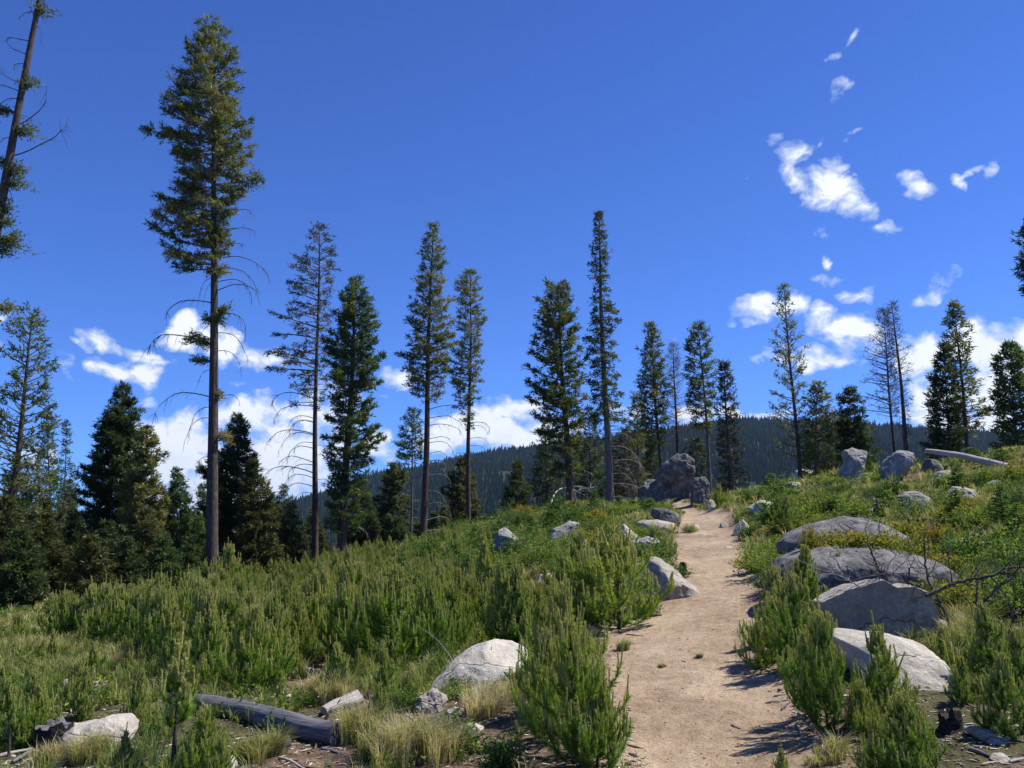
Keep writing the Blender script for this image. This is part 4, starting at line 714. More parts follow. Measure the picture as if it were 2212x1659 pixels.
def pine_proto(seed, wide=1.0, dense=1.0, bare=0.0, nw=.0052, tintb=.42, rs=(.35, .85)):
    r_ = np.random.default_rng(seed); st = Buf(); nb = Buf(); cb = Buf(); up = np.array([0, 0, 1.])
    lean = r_.normal(0, .035, 2); hs = np.linspace(0, 1, 8); stem = np.stack([lean[0]*hs**2, lean[1]*hs**2, hs*.93], 1)
    tubes(st, stem, .014*(1-hs)**.8+.003, 7, .5)
    wh = np.array([.02, .09, .20, .32, .44, .56, .68, .78]); wl = np.array([.40, .42, .40, .34, .27, .20, .14, .09])*wide
    keep = wh > bare; wh = wh[keep]; wl = wl[keep]; sh = []; sec = []; tips = []
    for h, l in zip(wh, wl):
        k = r_.integers(4, 7); a0 = r_.uniform(0, 6.3)
        for j in range(k):
            az = a0+j*6.283/k+r_.normal(0, .2); L = l*r_.uniform(.45, 1.2); dh = np.array([math.cos(az), math.sin(az), 0])
            hh = h+r_.normal(0, .02); o = np.array([np.interp(hh, hs*.93, stem[:, 0]), np.interp(hh, hs*.93, stem[:, 1]), hh])
            s = np.linspace(0, 1, 7)[:, None]; rise = r_.uniform(*rs)
            P = o+dh*L*(s*1.1-.30*s*s)+up*L*(.12*s+rise*s**2.0); sh.append(P); tips.append(P[-1])
            for q in (.38, .62, .84):
                for sg in (-1, 1):
                    if r_.random() < .38: continue
                    i = int(q*6); b = P[i]; l2 = L*(1.08-q)*.62*r_.uniform(.6, 1.2); pd = np.array([-dh[1], dh[0], 0])*sg
                    s2 = np.linspace(0, 1, 7)[:, None]
                    P2 = b+(dh*.45+pd*.75)*l2*(s2-.35*s2*s2)+up*l2*(.25*s2+.85*s2**2); sec.append(P2); tips.append(P2[-1])
    sh = np.array(sh); sec = np.array(sec)
    tubes(st, sh, np.broadcast_to(np.linspace(.0055, .002, 7), sh.shape[:2]), 4, .5); tubes(st, sec, np.broadcast_to(np.linspace(.003, .0015, 7), sec.shape[:2]), 3, .5)
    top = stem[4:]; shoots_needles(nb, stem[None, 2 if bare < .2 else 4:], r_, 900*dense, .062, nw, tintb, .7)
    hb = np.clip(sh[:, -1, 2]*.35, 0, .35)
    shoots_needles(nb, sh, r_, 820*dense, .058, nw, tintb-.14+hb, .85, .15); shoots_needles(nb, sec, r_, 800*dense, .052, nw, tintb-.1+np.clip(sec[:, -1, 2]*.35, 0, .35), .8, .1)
    # upright candles
    C = []
    for tp in tips:
        l = r_.uniform(.045, .13)*(.75+.6*tp[2]); C.append(np.linspace(tp, tp+np.array([r_.normal(0, .12), r_.normal(0, .12), 1])*l, 5))
    tp = stem[-1]; C.append(np.linspace(tp, tp+np.array([lean[0]*.3, lean[1]*.3, .20]), 5))
    for j in range(5):
        az = j*1.26+r_.uniform(0, .4); dv = np.array([math.cos(az)*.45, math.sin(az)*.45, 1]); C.append(tp-[0, 0, .02]+np.linspace(0, 1, 5)[:, None]*dv*r_.uniform(.06, .10))
    C = np.array(C); tubes(cb, C, np.broadcast_to(np.linspace(.0062, .004, 5), C.shape[:2]), 5, .45)
    shoots_needles(cb, C, r_, 1500*dense, .026, nw*.85, np.full(len(C), .45), .5)
    return (st.mesh('stem', M_bark, True), nb.mesh('needles', M_pine), cb.mesh('candles', M_candle))
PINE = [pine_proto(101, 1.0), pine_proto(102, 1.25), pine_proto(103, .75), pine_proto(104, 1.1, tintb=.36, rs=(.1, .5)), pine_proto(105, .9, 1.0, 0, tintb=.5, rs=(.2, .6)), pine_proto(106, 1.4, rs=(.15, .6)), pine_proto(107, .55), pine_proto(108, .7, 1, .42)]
MEDG = 'pine saplings crowding the thicket left of the trail'
def pine(label, loc, h, k, rz=None, group=None, w=1.0):
    r0 = empty('pine_sapling', (loc[0], loc[1], loc[2]-.02), rng.uniform(0, 6.28) if rz is None else rz, h); r0.scale = (h*w, h*w, h)
    tag(r0, label, 'pine sapling', group)
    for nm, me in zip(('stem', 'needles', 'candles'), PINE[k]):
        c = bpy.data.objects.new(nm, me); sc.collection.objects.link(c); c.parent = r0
    return r0
def pine_at(label, u, vb, vt, k, group=None, w=1.0, rz=None):
    p = hit(u, vb); t = at(u, vt, p[1]); return pine(label, p, max(t[2]-p[2], .15)/1.08, k, rz, group, w)
FG = [
 ('big bushy sapling standing at the left edge of the trail, lower centre', 1238,1648,1300,5,.80),
 ('tall sapling just behind the big bushy one at the left trail edge', 1205,1545,1225,1,.8),
 ('dark green sapling at the bottom edge, left of the trail corner', 1290,1672,1440,1,1.0),
 ('sapling between the white domed boulder and the trail', 1175,1600,1330,0,.8),
 ('wide sapling with one tall central leader beside the trail bend', 1338,1358,1112,5,1.25),
 ('sapling with curling golden tips left of the trail bend', 1244,1290,1130,1,1.0),
 ('sapling left of the one with the tall leader, against the thicket', 1262,1350,1205,5,1.1),
 ('thin sapling with a long reddish candle near the upright egg-shaped boulder', 1052,1330,1135,6,1.0),
 ('slim sapling with reddish tips right of the egg-shaped boulder', 1088,1400,1190,2,1.0),
 ('slim sapling with many tall fingers above the white domed boulder', 1122,1400,1200,2,1.1),
 ('spindly lone pine with a bare lower stem at lower left', 371,1690,1355,7,1.25),
 ('short sapling left of the spindly lone pine', 290,1575,1425,2,1.0),
 ('pale-tipped sapling right of the spindly lone pine at the bottom', 438,1680,1510,1,1.0),
 ('sapling at the bottom edge in front of the grey log', 470,1690,1575,0,1.0),
 ('sapling in front of the long cream boulder', 262,1690,1560,6,1.3),
 ('thin dark sapling at the left edge above the cream boulder', 18,1640,1440,7,1.2),
 ('low sapling at the left edge behind the flat-topped rock', 60,1560,1430,1,1.0),
 ('sapling with upright fingers in front of the thicket, above the light stump piece', 730,1508,1370,2,1.3),
 ('narrow sapling in front of the thicket, below its middle', 834,1510,1385,2,1.2),
 ('tiny sapling growing in front of the white domed boulder', 1061,1475,1392,6,1.5),
 ('stick-thin sapling in the bare patch above the grey log', 603,1560,1450,7,1.0),
 ('tall dark-tipped sapling right of the trail, leaning on the whaleback boulder', 1738,1330,1160,2,1.35),
 ('bushy sapling overhanging the right edge of the trail', 1668,1425,1270,1,1.1),
 ('full sapling between the trail and the angular boulder', 1722,1440,1215,0,1.1),
 ('low spreading sapling at the right edge of the trail', 1640,1445,1325,5,.9),
 ('sapling in front of the front blue-grey dome near its left end', 1690,1380,1205,2,1.3),
 ('large sapling right of the trail with a dark dense base', 1788,1580,1290,1,.85),
 ('sapling to the left of the large dark-based one, by the trail', 1752,1545,1340,0,.8),
 ('slender sapling behind the crest of the angular boulder', 1828,1310,1178,2,1.2),
 ('slim sapling rising in front of the sunlit pale boulder', 1920,1560,1325,2,1.2),
 ('sapling at the lower right, foremost of the cluster by the trail', 1962,1690,1470,0,1.0),
 ('bushy low sapling at the bottom right of centre', 1995,1665,1500,5,.8),
 ('sapling at the bottom right with widely spread arms', 1900,1680,1530,1,1.0),
 ('sapling left of the bottom right group, touching the pale boulder base', 1870,1590,1450,1,1.0),
 ('tall sapling standing by the right edge behind the bleached log', 2148,1480,1280,2,1.3),
 ('tall sapling at the right edge above the wood chips', 2172,1595,1385,2,1.3),
 ('sapling between the bleached log and the sunlit pale boulder', 2042,1430,1340,2,1.5),
 ('small sapling touching the right end of the sunlit pale boulder', 2078,1520,1400,2,1.2),
 ('dark sapling at the far right edge below the dead branches', 2212,1500,1340,0,1.0),
 ('solitary sapling in the grass beside the upper trail, right bank', 1697,1160,1062,0,1.25),
 ('low pale-tipped sapling behind the cream rock at the trail top', 1556,1092,1040,1,1.1),
 ('sapling at the bottom edge near the middle of the right-hand cluster', 1690,1690,1600,2,1.2),
 ('bushy sapling leaning against the base of the tallest fir', 492,1275,1165,1,1.1),
 ('sapling at the left margin with pale fingers against the dark forest', 30,1400,1315,1,1.1),
 ('sapling of the far left in front of the dark forest, second from the edge', 130,1380,1265,0,1.2),
 ('pointed sapling silhouetted on the dark forest at left', 200,1385,1248,2,1.5),
 ('tallest tip of the thicket left of the tall trunk', 338,1395,1222,0,1.0),
 ('wide sapling directly in front of the tallest trunk', 425,1410,1232,5,.9),
]
for (lb, u, vb, vt, k, w_) in FG: pine_at(lb, u, vb, vt, k, None, w_, None)
r_ = np.random.default_rng(55); placed = []
low = [(90,1395),(180,1400),(290,1420),(360,1470),(440,1505),(560,1500),(650,1440),(760,1450),(860,1480),(950,1440),(1010,1385),(1110,1370),(1180,1410),(1250,1350)]
lu, lv = zip(*low); tries = 0; MED = []
while len(MED) < 190 and tries < 12000:
    tries += 1; u = r_.uniform(100, 1240); f = r_.random()**.85; vb = np.interp(u, lu, lv)-f*(np.interp(u, lu, lv)-np.interp(u, [0, 450, 700, 1000, 1250], [1330, 1285, 1238, 1205, 1235]))
    p = hit(u, vb)
    if any((p[0]-q[0])**2+(p[1]-q[1])**2 < (.36 if p[1] < 11 else .50)**2 for q in placed) or trail_sd(p[0], p[1]) > -.2: continue
    if any(inrock(p[0], p[1], q, 1.0) for q in ROCKPOS): continue
    placed.append(p); hh = .60+.75*r_.random(); 
    tv = np.interp(u, [100, 200, 340, 480, 550, 650, 760, 850, 950, 1050, 1130, 1250], [1280, 1246, 1224, 1215, 1245, 1212, 1176, 1188, 1172, 1200, 1225, 1245])
    hh = min(hh, max((at(u, tv+r_.uniform(-5, 45), p[1])[2]-p[2])/1.12, .35)); MED.append((p, hh))
n0_ = len(MED); tries = 0
while len(MED) < n0_+100 and tries < 5000:          # the back of the thicket, up to the foot of the tall firs
    tries += 1; u = r_.uniform(420, 1060); sk = np.interp(u, [420, 600, 800, 1000, 1060], [1285, 1232, 1192, 1168, 1165]); vb = sk+4+r_.random()*62; p = hit(u, vb)
    if p[1] > 34 or any((p[0]-q[0])**2+(p[1]-q[1])**2 < .55**2 for q in placed) or any(inrock(p[0], p[1], q, 1.2) for q in ROCKPOS): continue
    placed.append(p); tv = np.interp(u, [340, 480, 550, 650, 760, 850, 950, 1050], [1228, 1215, 1235, 1208, 1172, 1182, 1166, 1160]); hh = min(r_.uniform(.6, 1.2), max((at(u, tv+r_.uniform(-6, 30), p[1])[2]-p[2])/1.1, .55)); MED.append((p, hh))
SC = []
tries = 0
while len(SC) < 22 and tries < 900:
    tries += 1; u = r_.uniform(0, 900); vb = r_.uniform(1370, 1640); p = hit(u, vb)
    if vb < np.interp(u, lu, lv)+15 or (300 < u < 800 and vb > 1500) or any(inrock(p[0], p[1], q, 1.4) for q in ROCKPOS) or any((p[0]-q[0])**2+(p[1]-q[1])**2 < .5**2 for q in SC): continue
    SC.append(p); pine('small pine sapling standing singly in the grass in front of the thicket', p, r_.uniform(.18, .42), int(r_.choice([0, 2, 3, 4, 6])), None, 'small single pine saplings in the left foreground', r_.uniform(.8, 1.2))
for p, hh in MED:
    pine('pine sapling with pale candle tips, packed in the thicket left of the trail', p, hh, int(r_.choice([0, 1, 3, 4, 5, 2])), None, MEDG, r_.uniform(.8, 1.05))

# ------------------------------------------------------------------ young firs (flat sprays, bright green)
def youngfir_proto(seed, wide=.34, full=1.0):
    r_ = np.random.default_rng(seed); st = Buf(); nb = Buf(); up = np.array([0, 0, 1.])
    hs = np.linspace(0, 1, 6); tubes(st, np.stack([0*hs, 0*hs, hs*.97], 1), .016*(1-hs)+.003, 6, .5)
    S1 = []; n = 58
    for i in range(n):
        h = .03+.90*(i/n)**.95; L = wide*(1-h)**.75*r_.uniform(.65, 1.15)+.02; az = i*2.4+r_.normal(0, .3); dh = np.array([math.cos(az), math.sin(az), 0]); s = np.linspace(0, 1, 5)[:, None]
        P = np.array([0, 0, h])+dh*L*s+up*L*(.28*s-.10*s*s+r_.normal(0, .06)*s); S1.append(P)
        for q in np.linspace(.25, .9, 6):
            for sg in (-1, 1):
                b = P[int(q*4)]*(1-(q*4 % 1))+P[min(int(q*4)+1, 4)]*(q*4 % 1); l2 = L*(1.05-q)*.6; pd = np.array([-dh[1], dh[0], 0])*sg
                S1.append(b+(dh*.7+pd*.7)*l2*s+up*l2*.12*s)
    S1 = np.array(S1); tubes(st, S1[::13], np.broadcast_to(np.linspace(.004, .0015, 5), S1[::13].shape[:2]), 3, .5)
    shoots_needles(nb, S1, r_, 420*full, .030, .0085, np.clip(.35+.3*S1[:, -1, 2]+.5*r_.normal(0, .25, len(S1)), 0, 1), 1.0)
    return (st.mesh('stem', M_bark, True), nb.mesh('needles', M_young))
YF = [youngfir_proto(1), youngfir_proto(2, .42), youngfir_proto(3, .5)]
def youngfir(label, u, vb, vt, k, w=1.0, group=None):
    p = hit(u, vb); t = at(u, vt, p[1]); h = max(t[2]-p[2], .1); r0 = empty('young_fir', (p[0], p[1], p[2]-.02), rng.uniform(0, 6), h); r0.scale = (h*w, h*w, h); tag(r0, label, 'young fir', group)
    for nm, me in zip(('stem', 'needles'), YF[k]):
        c = bpy.data.objects.new(nm, me); sc.collection.objects.link(c); c.parent = r0
for a_ in [('bright young fir left of the base of the narrow spruce', 1285,1125,1050,0,1.0),
 ('small young fir at the right foot of the narrow spruce', 1338,1102,1066,1,1.0),
 ('bright young fir on the rise above the long low boulder', 1192,1150,1095,2,1.2),
 ('young fir on the rise left of the long low boulder', 1150,1165,1105,1,1.2),
 ('young fir behind the upright egg-shaped boulder', 1120,1140,1108,1,1.4),
 ('bright fir beside a thin stump, left of the rounded grey boulder', 1922,1115,1052,2,1.2),
 ('tiny fir tip left of the blocky split boulder', 1770,1048,1028,1,1.0),
 ('young fir in front of the cracked pale boulder', 2070,1130,1045,1,.9),
 ('low dark-green young fir below the row of small stumps', 2056,1190,1135,2,1.1),
 ('tall young fir near the right edge of the slope', 2170,1150,1035,0,1.0),
 ('broad bright young fir cut by the right edge', 2205,1175,1075,2,1.0),
 ('dark young fir in front of the fallen pole', 2072,1060,1000,2,1.1),
 ('bright yellow-green young fir on the bank right of the trail end', 1668,1062,1018,2,1.5),
 ('yellow-green young fir behind the flat slab of the leaning spire', 1880,1024,990,2,1.1),
 ('low dark green conifer bush left of the dark wedge slab', 1405,1104,1072,2,1.7),
 ('bushy young fir at the right edge above the fallen branches', 2190,1300,1215,2,1.3),
 ('young fir between the tall young fir and the cracked boulder', 2140,1130,1080,1,1.1),
 ('spreading low fir on the skyline left of the fallen pole', 2100,1000,962,2,2.0),
 ('second spreading low fir on the skyline, above the fallen pole', 2165,1000,965,2,2.0)]: youngfir(*a_)

# ------------------------------------------------------------------ leafy shrubs
def shrub_proto(seed, mat, n=900, L=.055, W=.032, flat=.75, upr=.6):
    r_ = np.random.default_rng(seed); b_ = Buf(); k = 46
    d = nrm(r_.normal(size=(k, 3))*[1, 1, .8]); d[:, 2] = np.abs(d[:, 2])+.15; d = nrm(d); e = d*r_.uniform(.6, 1.0, k)[:, None]*[.5, .5, flat]
    e += r_.normal(0, .05, e.shape); e[:, 2] = np.maximum(e[:, 2], .08)
    s = np.linspace(0, 1, 4)[None, :, None]; P = e[:, None]*s*np.array([1, 1, 1])+np.array([0, 0, 1])*(.12*s*(1-s)); tubes(b_, P, np.broadcast_to([.008, .006, .005, .002], (k, 4)), 3, .5)
    st = b_.mesh('stems', M_branch); b_ = Buf(); bi = r_.integers(0, k, n); q = r_.uniform(.35, 1.05, n); c = e[bi]*q[:, None]+np.array([0, 0, 1])*(.12*q*(1-q))[:, None]+r_.normal(0, .045, (n, 3)); c[:, 2] = np.maximum(c[:, 2], .01)
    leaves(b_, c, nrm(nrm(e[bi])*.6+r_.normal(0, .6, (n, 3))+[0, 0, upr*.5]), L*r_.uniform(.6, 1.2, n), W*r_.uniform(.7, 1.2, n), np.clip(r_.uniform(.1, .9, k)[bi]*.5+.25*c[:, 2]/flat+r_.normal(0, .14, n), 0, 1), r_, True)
    return (st, b_.mesh('leaves', mat))
SH = {'green': [shrub_proto(i, M_leaf, 1500, .06, .035) for i in (1, 2)], 'rusty': [shrub_proto(i, M_rusty, 3400, .055, .036, .5) for i in (3, 4)], 'yellow': [shrub_proto(i, M_yellowleaf, 1500, .05, .03, .6) for i in (5, 6)], 'fine': [shrub_proto(7, M_leaf, 2600, .035, .016, .8), shrub_proto(8, M_yellowleaf, 2600, .035, .016, .8)]}
def shrub(label, loc, wd, ht, kind, group=None):
    ms = SH[kind][int(rng.integers(0, 2))]; r0 = empty('low_shrub', (loc[0], loc[1], loc[2]-.01), rng.uniform(0, 6)); r0.scale = (wd, wd, ht*1.25); tag(r0, label, 'shrub', group)
    for nm, me in zip(('stems', 'leaves'), ms):
        c = bpy.data.objects.new(nm, me); sc.collection.objects.link(c); c.parent = r0
def shrub_at(label, u, vb, vt, wpx, kind, depth=None):
    if depth == 'F': vt -= 34; wpx *= 1.3
    if depth == 'F': depth = [q for k_, q in ROCKINFO.items() if k_.startswith('front blue')][0]; depth = depth[1]+depth[3]*.12
    p = hit(u, vb) if depth is None else at(u, vb+14, depth); shrub(label, p, wpx*K/F*p[1], max(at(u, vt, p[1])[2]-p[2], .05), kind)
for a_ in [('bright green leafy shrub in front of the white domed boulder', 1000,1500,1432,105,'green'),
 ('dark green leafy shrub left of the rough brown and white rock', 872,1535,1470,105,'green'),
 ('leafy shrub below the stick tangle, lower centre', 945,1590,1545,80,'green'),
 ('large leafy shrub with white blossom at the bottom, left of the trail corner', 1085,1660,1560,120,'green'),
 ('leafy green shrub left of the light stump piece', 655,1520,1482,60,'green'),
 ('low leafy shrub behind the grey log, near the bare soil', 720,1480,1430,90,'green'),
 ('tall loose shrub with whitish leaves behind the white domed boulder', 958,1450,1345,90,'yellow'),
 ('round leafy bush below the small green-topped fir', 868,1222,1178,75,'yellow'),
 ('yellow-rust shrub draped along the gap between the two blue-grey domes', 1830,1182,1145,125,'rusty','F'),
 ('rust-tipped shrub over the crest of the front dome, left part', 1905,1190,1152,115,'rusty','F'),
 ('rust-tipped shrub over the crest of the front dome, right part', 1972,1208,1166,105,'rusty','F'),
 ('yellow shrub at the right shoulder of the front dome', 2035,1240,1190,105,'rusty','F'),
 ('small rusty shrub at the left end of the rear dome', 1752,1178,1142,45,'rusty','F'),
 ('leafy shrub at the right foot of the sunlit pale boulder', 2052,1470,1425,70,'yellow'),
 ('low green shrub in the lower right among charred roots', 2105,1515,1485,60,'yellow'),
 ('bright shrub behind the small dark stump on the right slope', 2150,1235,1185,110,'yellow'),
 ('green shrub cut by the right edge below the dead branch', 2185,1260,1205,80,'green'),
 ('bright green shrub on the bank right of the trail end', 1640,1068,1040,60,'yellow'),
 ('shrub at the trail edge above the peaked outcrop', 1470,1245,1212,60,'green'),
 ('shrub at the foot of the peaked outcrop by the tall-leader sapling', 1400,1330,1280,75,'green'),
 ('leafy shrub in the left foreground behind the flat-topped rock', 215,1520,1468,70,'green'),
 ('shrub at the left foreground beside the charred stump', 70,1545,1500,110,'green'),
 ('low shrub at the left, with a spot of orange leaves', 22,1445,1405,60,'rusty'),
 ('shrub between the cream boulder and the spindly pine', 320,1600,1545,70,'green'),
 ('leafy shrub under the dark wedge slab by the upper trail', 1490,1150,1118,45,'yellow'),
 ('shrub at the left rim of the trail beside the low grey rock', 1440,1200,1172,60,'yellow'),
 ('dark small shrub in front of the squat grey boulder', 1395,1095,1072,55,'green'),
 ('shrub left of the jagged white rock on the right bank', 1618,1165,1118,60,'green'),
 ('small green tuft shrub on the right rim of the trail', 1668,1225,1195,50,'green'),
 ('green shrub crowning the right bank by the white lichened rock', 1625,1112,1082,50,'yellow')]: shrub_at(*a_)
r_ = np.random.default_rng(91); cnt = 0; GA = 'low shrubs scattered over the rise left of the upper trail'; GB = 'low shrubs scattered over the right slope'; GC = 'low shrubs in the left foreground'; tr = 0
while cnt < 230 and tr < 4000:
    tr += 1; z_ = r_.choice(3, p=[.45, .42, .13])
    if z_ == 0: u, v = r_.uniform(820, 1440), r_.uniform(1095, 1270)
    elif z_ == 1: u, v = r_.uniform(1600, 2230), r_.uniform(1030, 1340)
    else: u, v = r_.uniform(0, 1180), r_.uniform(1440, 1659)
    p = hit(u, v)
    if trail_sd(p[0], p[1]) > -.12 or p[1] > 34 or (300 < u < 800 and v > 1500): continue
    if any(inrock(p[0], p[1], q, 1.05) for q in ROCKPOS): continue
    kd = str(r_.choice(['green', 'yellow', 'rusty', 'fine'], p=[[.3, .35, .1, .25], [.25, .35, .2, .2], [.5, .3, .02, .18]][z_]))
    w_ = r_.uniform(.35, .9)*(1.15 if z_ == 0 else 1 if z_ == 1 else .5)*(1.2 if p[1] > 15 else 1)
    lab = {0: {'green': 'low green leafy shrub on the rise left of the upper trail', 'yellow': 'low yellow-green shrub on the rise left of the upper trail', 'rusty': 'low rust-tinged shrub on the rise left of the upper trail', 'fine': 'fine-leaved low shrub on the rise left of the upper trail'},
           1: {'green': 'low green leafy shrub in the grass of the right slope', 'yellow': 'low yellow-green shrub in the grass of the right slope', 'rusty': 'low rust-tinged shrub in the grass of the right slope', 'fine': 'fine-leaved low shrub in the grass of the right slope'},
           2: {'green': 'low green leafy shrub in the left foreground grass', 'yellow': 'low yellow-green shrub in the left foreground grass', 'rusty': 'low rust-tinged shrub in the left foreground grass', 'fine': 'fine-leaved low shrub in the left foreground grass'}}[z_][kd]
    shrub(lab, p, w_, w_*r_.uniform(.4, .75), kd, (GA, GB, GC)[z_]+', '+{'green': 'green', 'yellow': 'yellow-green', 'rusty': 'rust-tinged', 'fine': 'fine-leaved'}[kd]); cnt += 1

# ------------------------------------------------------------------ wood: logs, stumps, sticks
def log(label, name, A_, B_, rA, rB, mat, seed=0, cat='log', knots=3, bend=.02, group=None, wob=.08, sides=18):
    """A_,B_ world end points of the axis"""
    A_ = np.array(A_, float); B_ = np.array(B_, float); L = np.linalg.norm(B_-A_); r_ = np.random.default_rng(seed+500)
    s = np.linspace(0, 1, 22); P = np.stack([s*L, bend*L*np.sin(s*3+seed), bend*L*.5*np.sin(s*5)], 1); rad = rA+(rB-rA)*s
    b_ = Buf(); tubes(b_, P, rad, sides, .5, True); V = np.concatenate(b_.V)
    rv = np.interp(V[:, 0], P[:, 0], rad)[:, None]; ctr = np.stack([V[:, 0], np.interp(V[:, 0], P[:, 0], P[:, 1]), np.interp(V[:, 0], P[:, 0], P[:, 2])], 1); dv = V-ctr
    V = ctr+dv*(1+wob*2*fbm(V/np.array([.5, .12, .12])/max(rA, rB)*.12+seed, seed, 3))[:, None]
    V[:, 0] += .25*rv[:, 0]*fbm(V*18+3, 5, 3)*((V[:, 0] < .03*L) | (V[:, 0] > .97*L))
    me = mesh(name, V, [np.concatenate(b_.T), np.concatenate(b_.Q)], mat, None, False); o = link(name, me)
    dr = Vector((B_-A_)/L); o.rotation_euler = dr.to_track_quat('X', 'Z').to_euler(); o.location = A_; tag(o, label, cat, group)
    if knots:
        for j in range(knots):
            x = r_.uniform(.1, .9)*L; a = r_.uniform(-1.2, 1.2); rr_ = rA+(rB-rA)*x/L; kb = Buf(); dd = np.array([.35, math.sin(a), math.cos(a)])
            tubes(kb, np.array([[x, 0, 0]])+dd*rr_*np.array([[.7], [1.2], [1.7]]), np.array([rr_*.16, rr_*.12, rr_*.06]), 6, .5, True); kb.obj('knot', mat, o)
    return o
def g(u, v, dz=0): p = hit(u, v); return p+np.array([0, 0, dz])
def seglog(label, name, u1, v1, u2, v2, w1, w2, mat, **kw):
    a = hit(u1, v1); b = hit(u2, v2); r1 = w1*K/F*a[1]/2; r2 = w2*K/F*b[1]/2; a[2] += r1*.75; b[2] += r2*.75; return log(label, name, a, b, r1, r2, mat, **kw)
seglog('long weathered grey log with a cut end lying in the left foreground', 'fallen_log', 360, 1528, 738, 1602, 34, 50, M_log, seed=1, knots=5)
seglog('short grey log piece lying below the long weathered log', 'fallen_log', 538, 1632, 620, 1612, 20, 26, M_log, seed=2, knots=1)
seglog('smooth bleached log between the angular boulder and the dead branches', 'fallen_log', 2008, 1350, 2080, 1378, 20, 24, M_logpale, seed=3, knots=2)
seglog('dark thin pole leaning beside the squat grey boulder', 'fallen_pole', 1330, 1090, 1390, 1084, 4, 5, M_log, seed=4, knots=0)
a = at(2008, 974, 21.5); b = at(2240, 1022, 17.5)
log('long bleached fallen pole on the right skyline', 'fallen_pole', a, b, .055, .10, M_logpale, seed=5, knots=4)
a = at(2085, 996, 20.5); b = at(2240, 1006, 18)
log('thin grey pole lying just behind the long bleached one', 'fallen_pole', a, b, .03, .05, M_log, seed=6, knots=1)
seglog('split pale stump piece lying on bare soil, lower centre', 'wood_chunk', 700, 1545, 772, 1522, 20, 34, M_logpale, seed=7, knots=1, wob=.25)
seglog('bleached root branch lying at the upper edge of the bare soil', 'driftwood_root', 602, 1462, 672, 1452, 9, 12, M_logpale, seed=8, knots=1, wob=.2)
seglog('grey trunk remnant under the pale rock at the right edge', 'fallen_log', 2070, 1385, 2180, 1420, 22, 26, M_log, seed=9, knots=2)
# splintered fan
def splinter(label, u, v, hpx, mat, n=26, seed=0, name='splintered_stump'):
    p = hit(u, v); h = hpx*K/F*p[1]; r_ = np.random.default_rng(seed); b_ = Buf()
    for _ in range(n):
        d = nrm(np.array([r_.normal(0, .5), r_.normal(0, .4), 1.0])); l = h*r_.uniform(.5, 1.05); s = np.linspace(0, 1, 4)[:, None]; o_ = np.array([r_.normal(0, h*.12), r_.normal(0, h*.12), -.02])
        tubes(b_, o_+d*l*s, np.array([.07, .055, .035, .008])*h, 5, .5)
    o = b_.obj(name, mat, None); o.location = p; tag(o, label, 'stump')
splinter('bleached splintered stump fan at the upper edge of the bare soil', 664, 1462, 34, M_logpale, 30, 1)
def stump(label, u, v, wpx, hpx, mat=None, topmat=None, seed=0, jag=.15, flare=1.35):
    p = hit(u, v); r0 = wpx*K/F*p[1]/2; h = hpx*K/F*p[1]; r_ = np.random.default_rng(seed+70); mat = mat or M_barkgrey
    a = np.linspace(0, 2*np.pi, 28, endpoint=False); zs = np.linspace(-.06, 1, 9); V = []
    for z in zs:
        rr_ = r0*(1+(flare-1)*np.clip(1-max(z, 0)*2.2, 0, 1)**2)*(1+.12*vnoise(p3(np.cos(a)*2.2, np.sin(a)*2.2, seed*3.), 4)+.05*vnoise(p3(np.cos(a)*7, np.sin(a)*7, z*3), 6))
        top_ = h*jag*vnoise(p3(np.cos(a)*3, np.sin(a)*3, 7.+seed), 2) if z > .9 else 0
        V.append(np.stack([rr_*np.cos(a), rr_*np.sin(a), z*h+top_+0*a], 1))
    V = np.array(V); i = np.arange(9*28).reshape(9, 28); q = np.stack([i[:-1], np.roll(i, -1, 1)[:-1], np.roll(i, -1, 1)[1:], i[1:]], -1).reshape(-1, 4)
    root = empty('tree_stump', p); tag(root, label, 'stump'); b_ = Buf(); b_.add(V, Q=q); b_.obj('bark', mat, root, True)
    b_ = Buf(); rings = [V[-1]*[k, k, 1]-[0, 0, .004] if k < 1 else V[-1]-[0, 0, .003] for k in (1, .7, .4)]; c = V[-1].mean(0)-[0, 0, .01]; VV = np.concatenate(rings+[c[None]]); i = np.arange(84).reshape(3, 28)
    b_.add(VV, Q=np.stack([i[:-1], np.roll(i, -1, 1)[:-1], np.roll(i, -1, 1)[1:], i[1:]], -1).reshape(-1, 4), T=np.stack([i[2], np.roll(i[2], -1), i[2]*0+84], 1)); b_.obj('cut_top', topmat or M_log, root)
stump('charred black stump with silvery splinters in the left foreground', 112, 1612, 66, 42, M_char, M_log, 1, .35, 1.3)
stump('dark upright stump on the right slope beside the bright shrub', 2134, 1212, 20, 38, M_bark, M_log, 2)
stump('thin grey snag stump left of the rounded grey boulder', 1893, 1112, 12, 32, M_log, M_log, 3)
stump('low charred stump, left one of the row below the rounded grey boulder', 1973, 1140, 20, 18, M_char, M_char, 4)
stump('narrow charred stump, middle one of the row below the rounded grey boulder', 1986, 1146, 9, 24, M_char, M_log, 5)
stump('low charred stump, right one of the row below the rounded grey boulder', 2004, 1136, 18, 14, M_char, M_char, 6)
stump('small grey stump left of the low dark-green young fir', 2032, 1182, 13, 14, M_log, M_log, 7)
stump('charred root stump in the lower right beside the wood chips', 2056, 1580, 44, 30, M_char, M_char, 8, .8)
stump('small dark stump at the left rim of the trail near the peaked outcrop', 1476, 1232, 14, 16, M_char, M_log, 9)
stump('little dark stump on the right slope above the rear dome', 1836, 1095, 16, 12, M_char, M_char, 10)
stump('small brown stump near the top of the right slope', 2088, 1078, 14, 16, M_bark, M_log, 11)
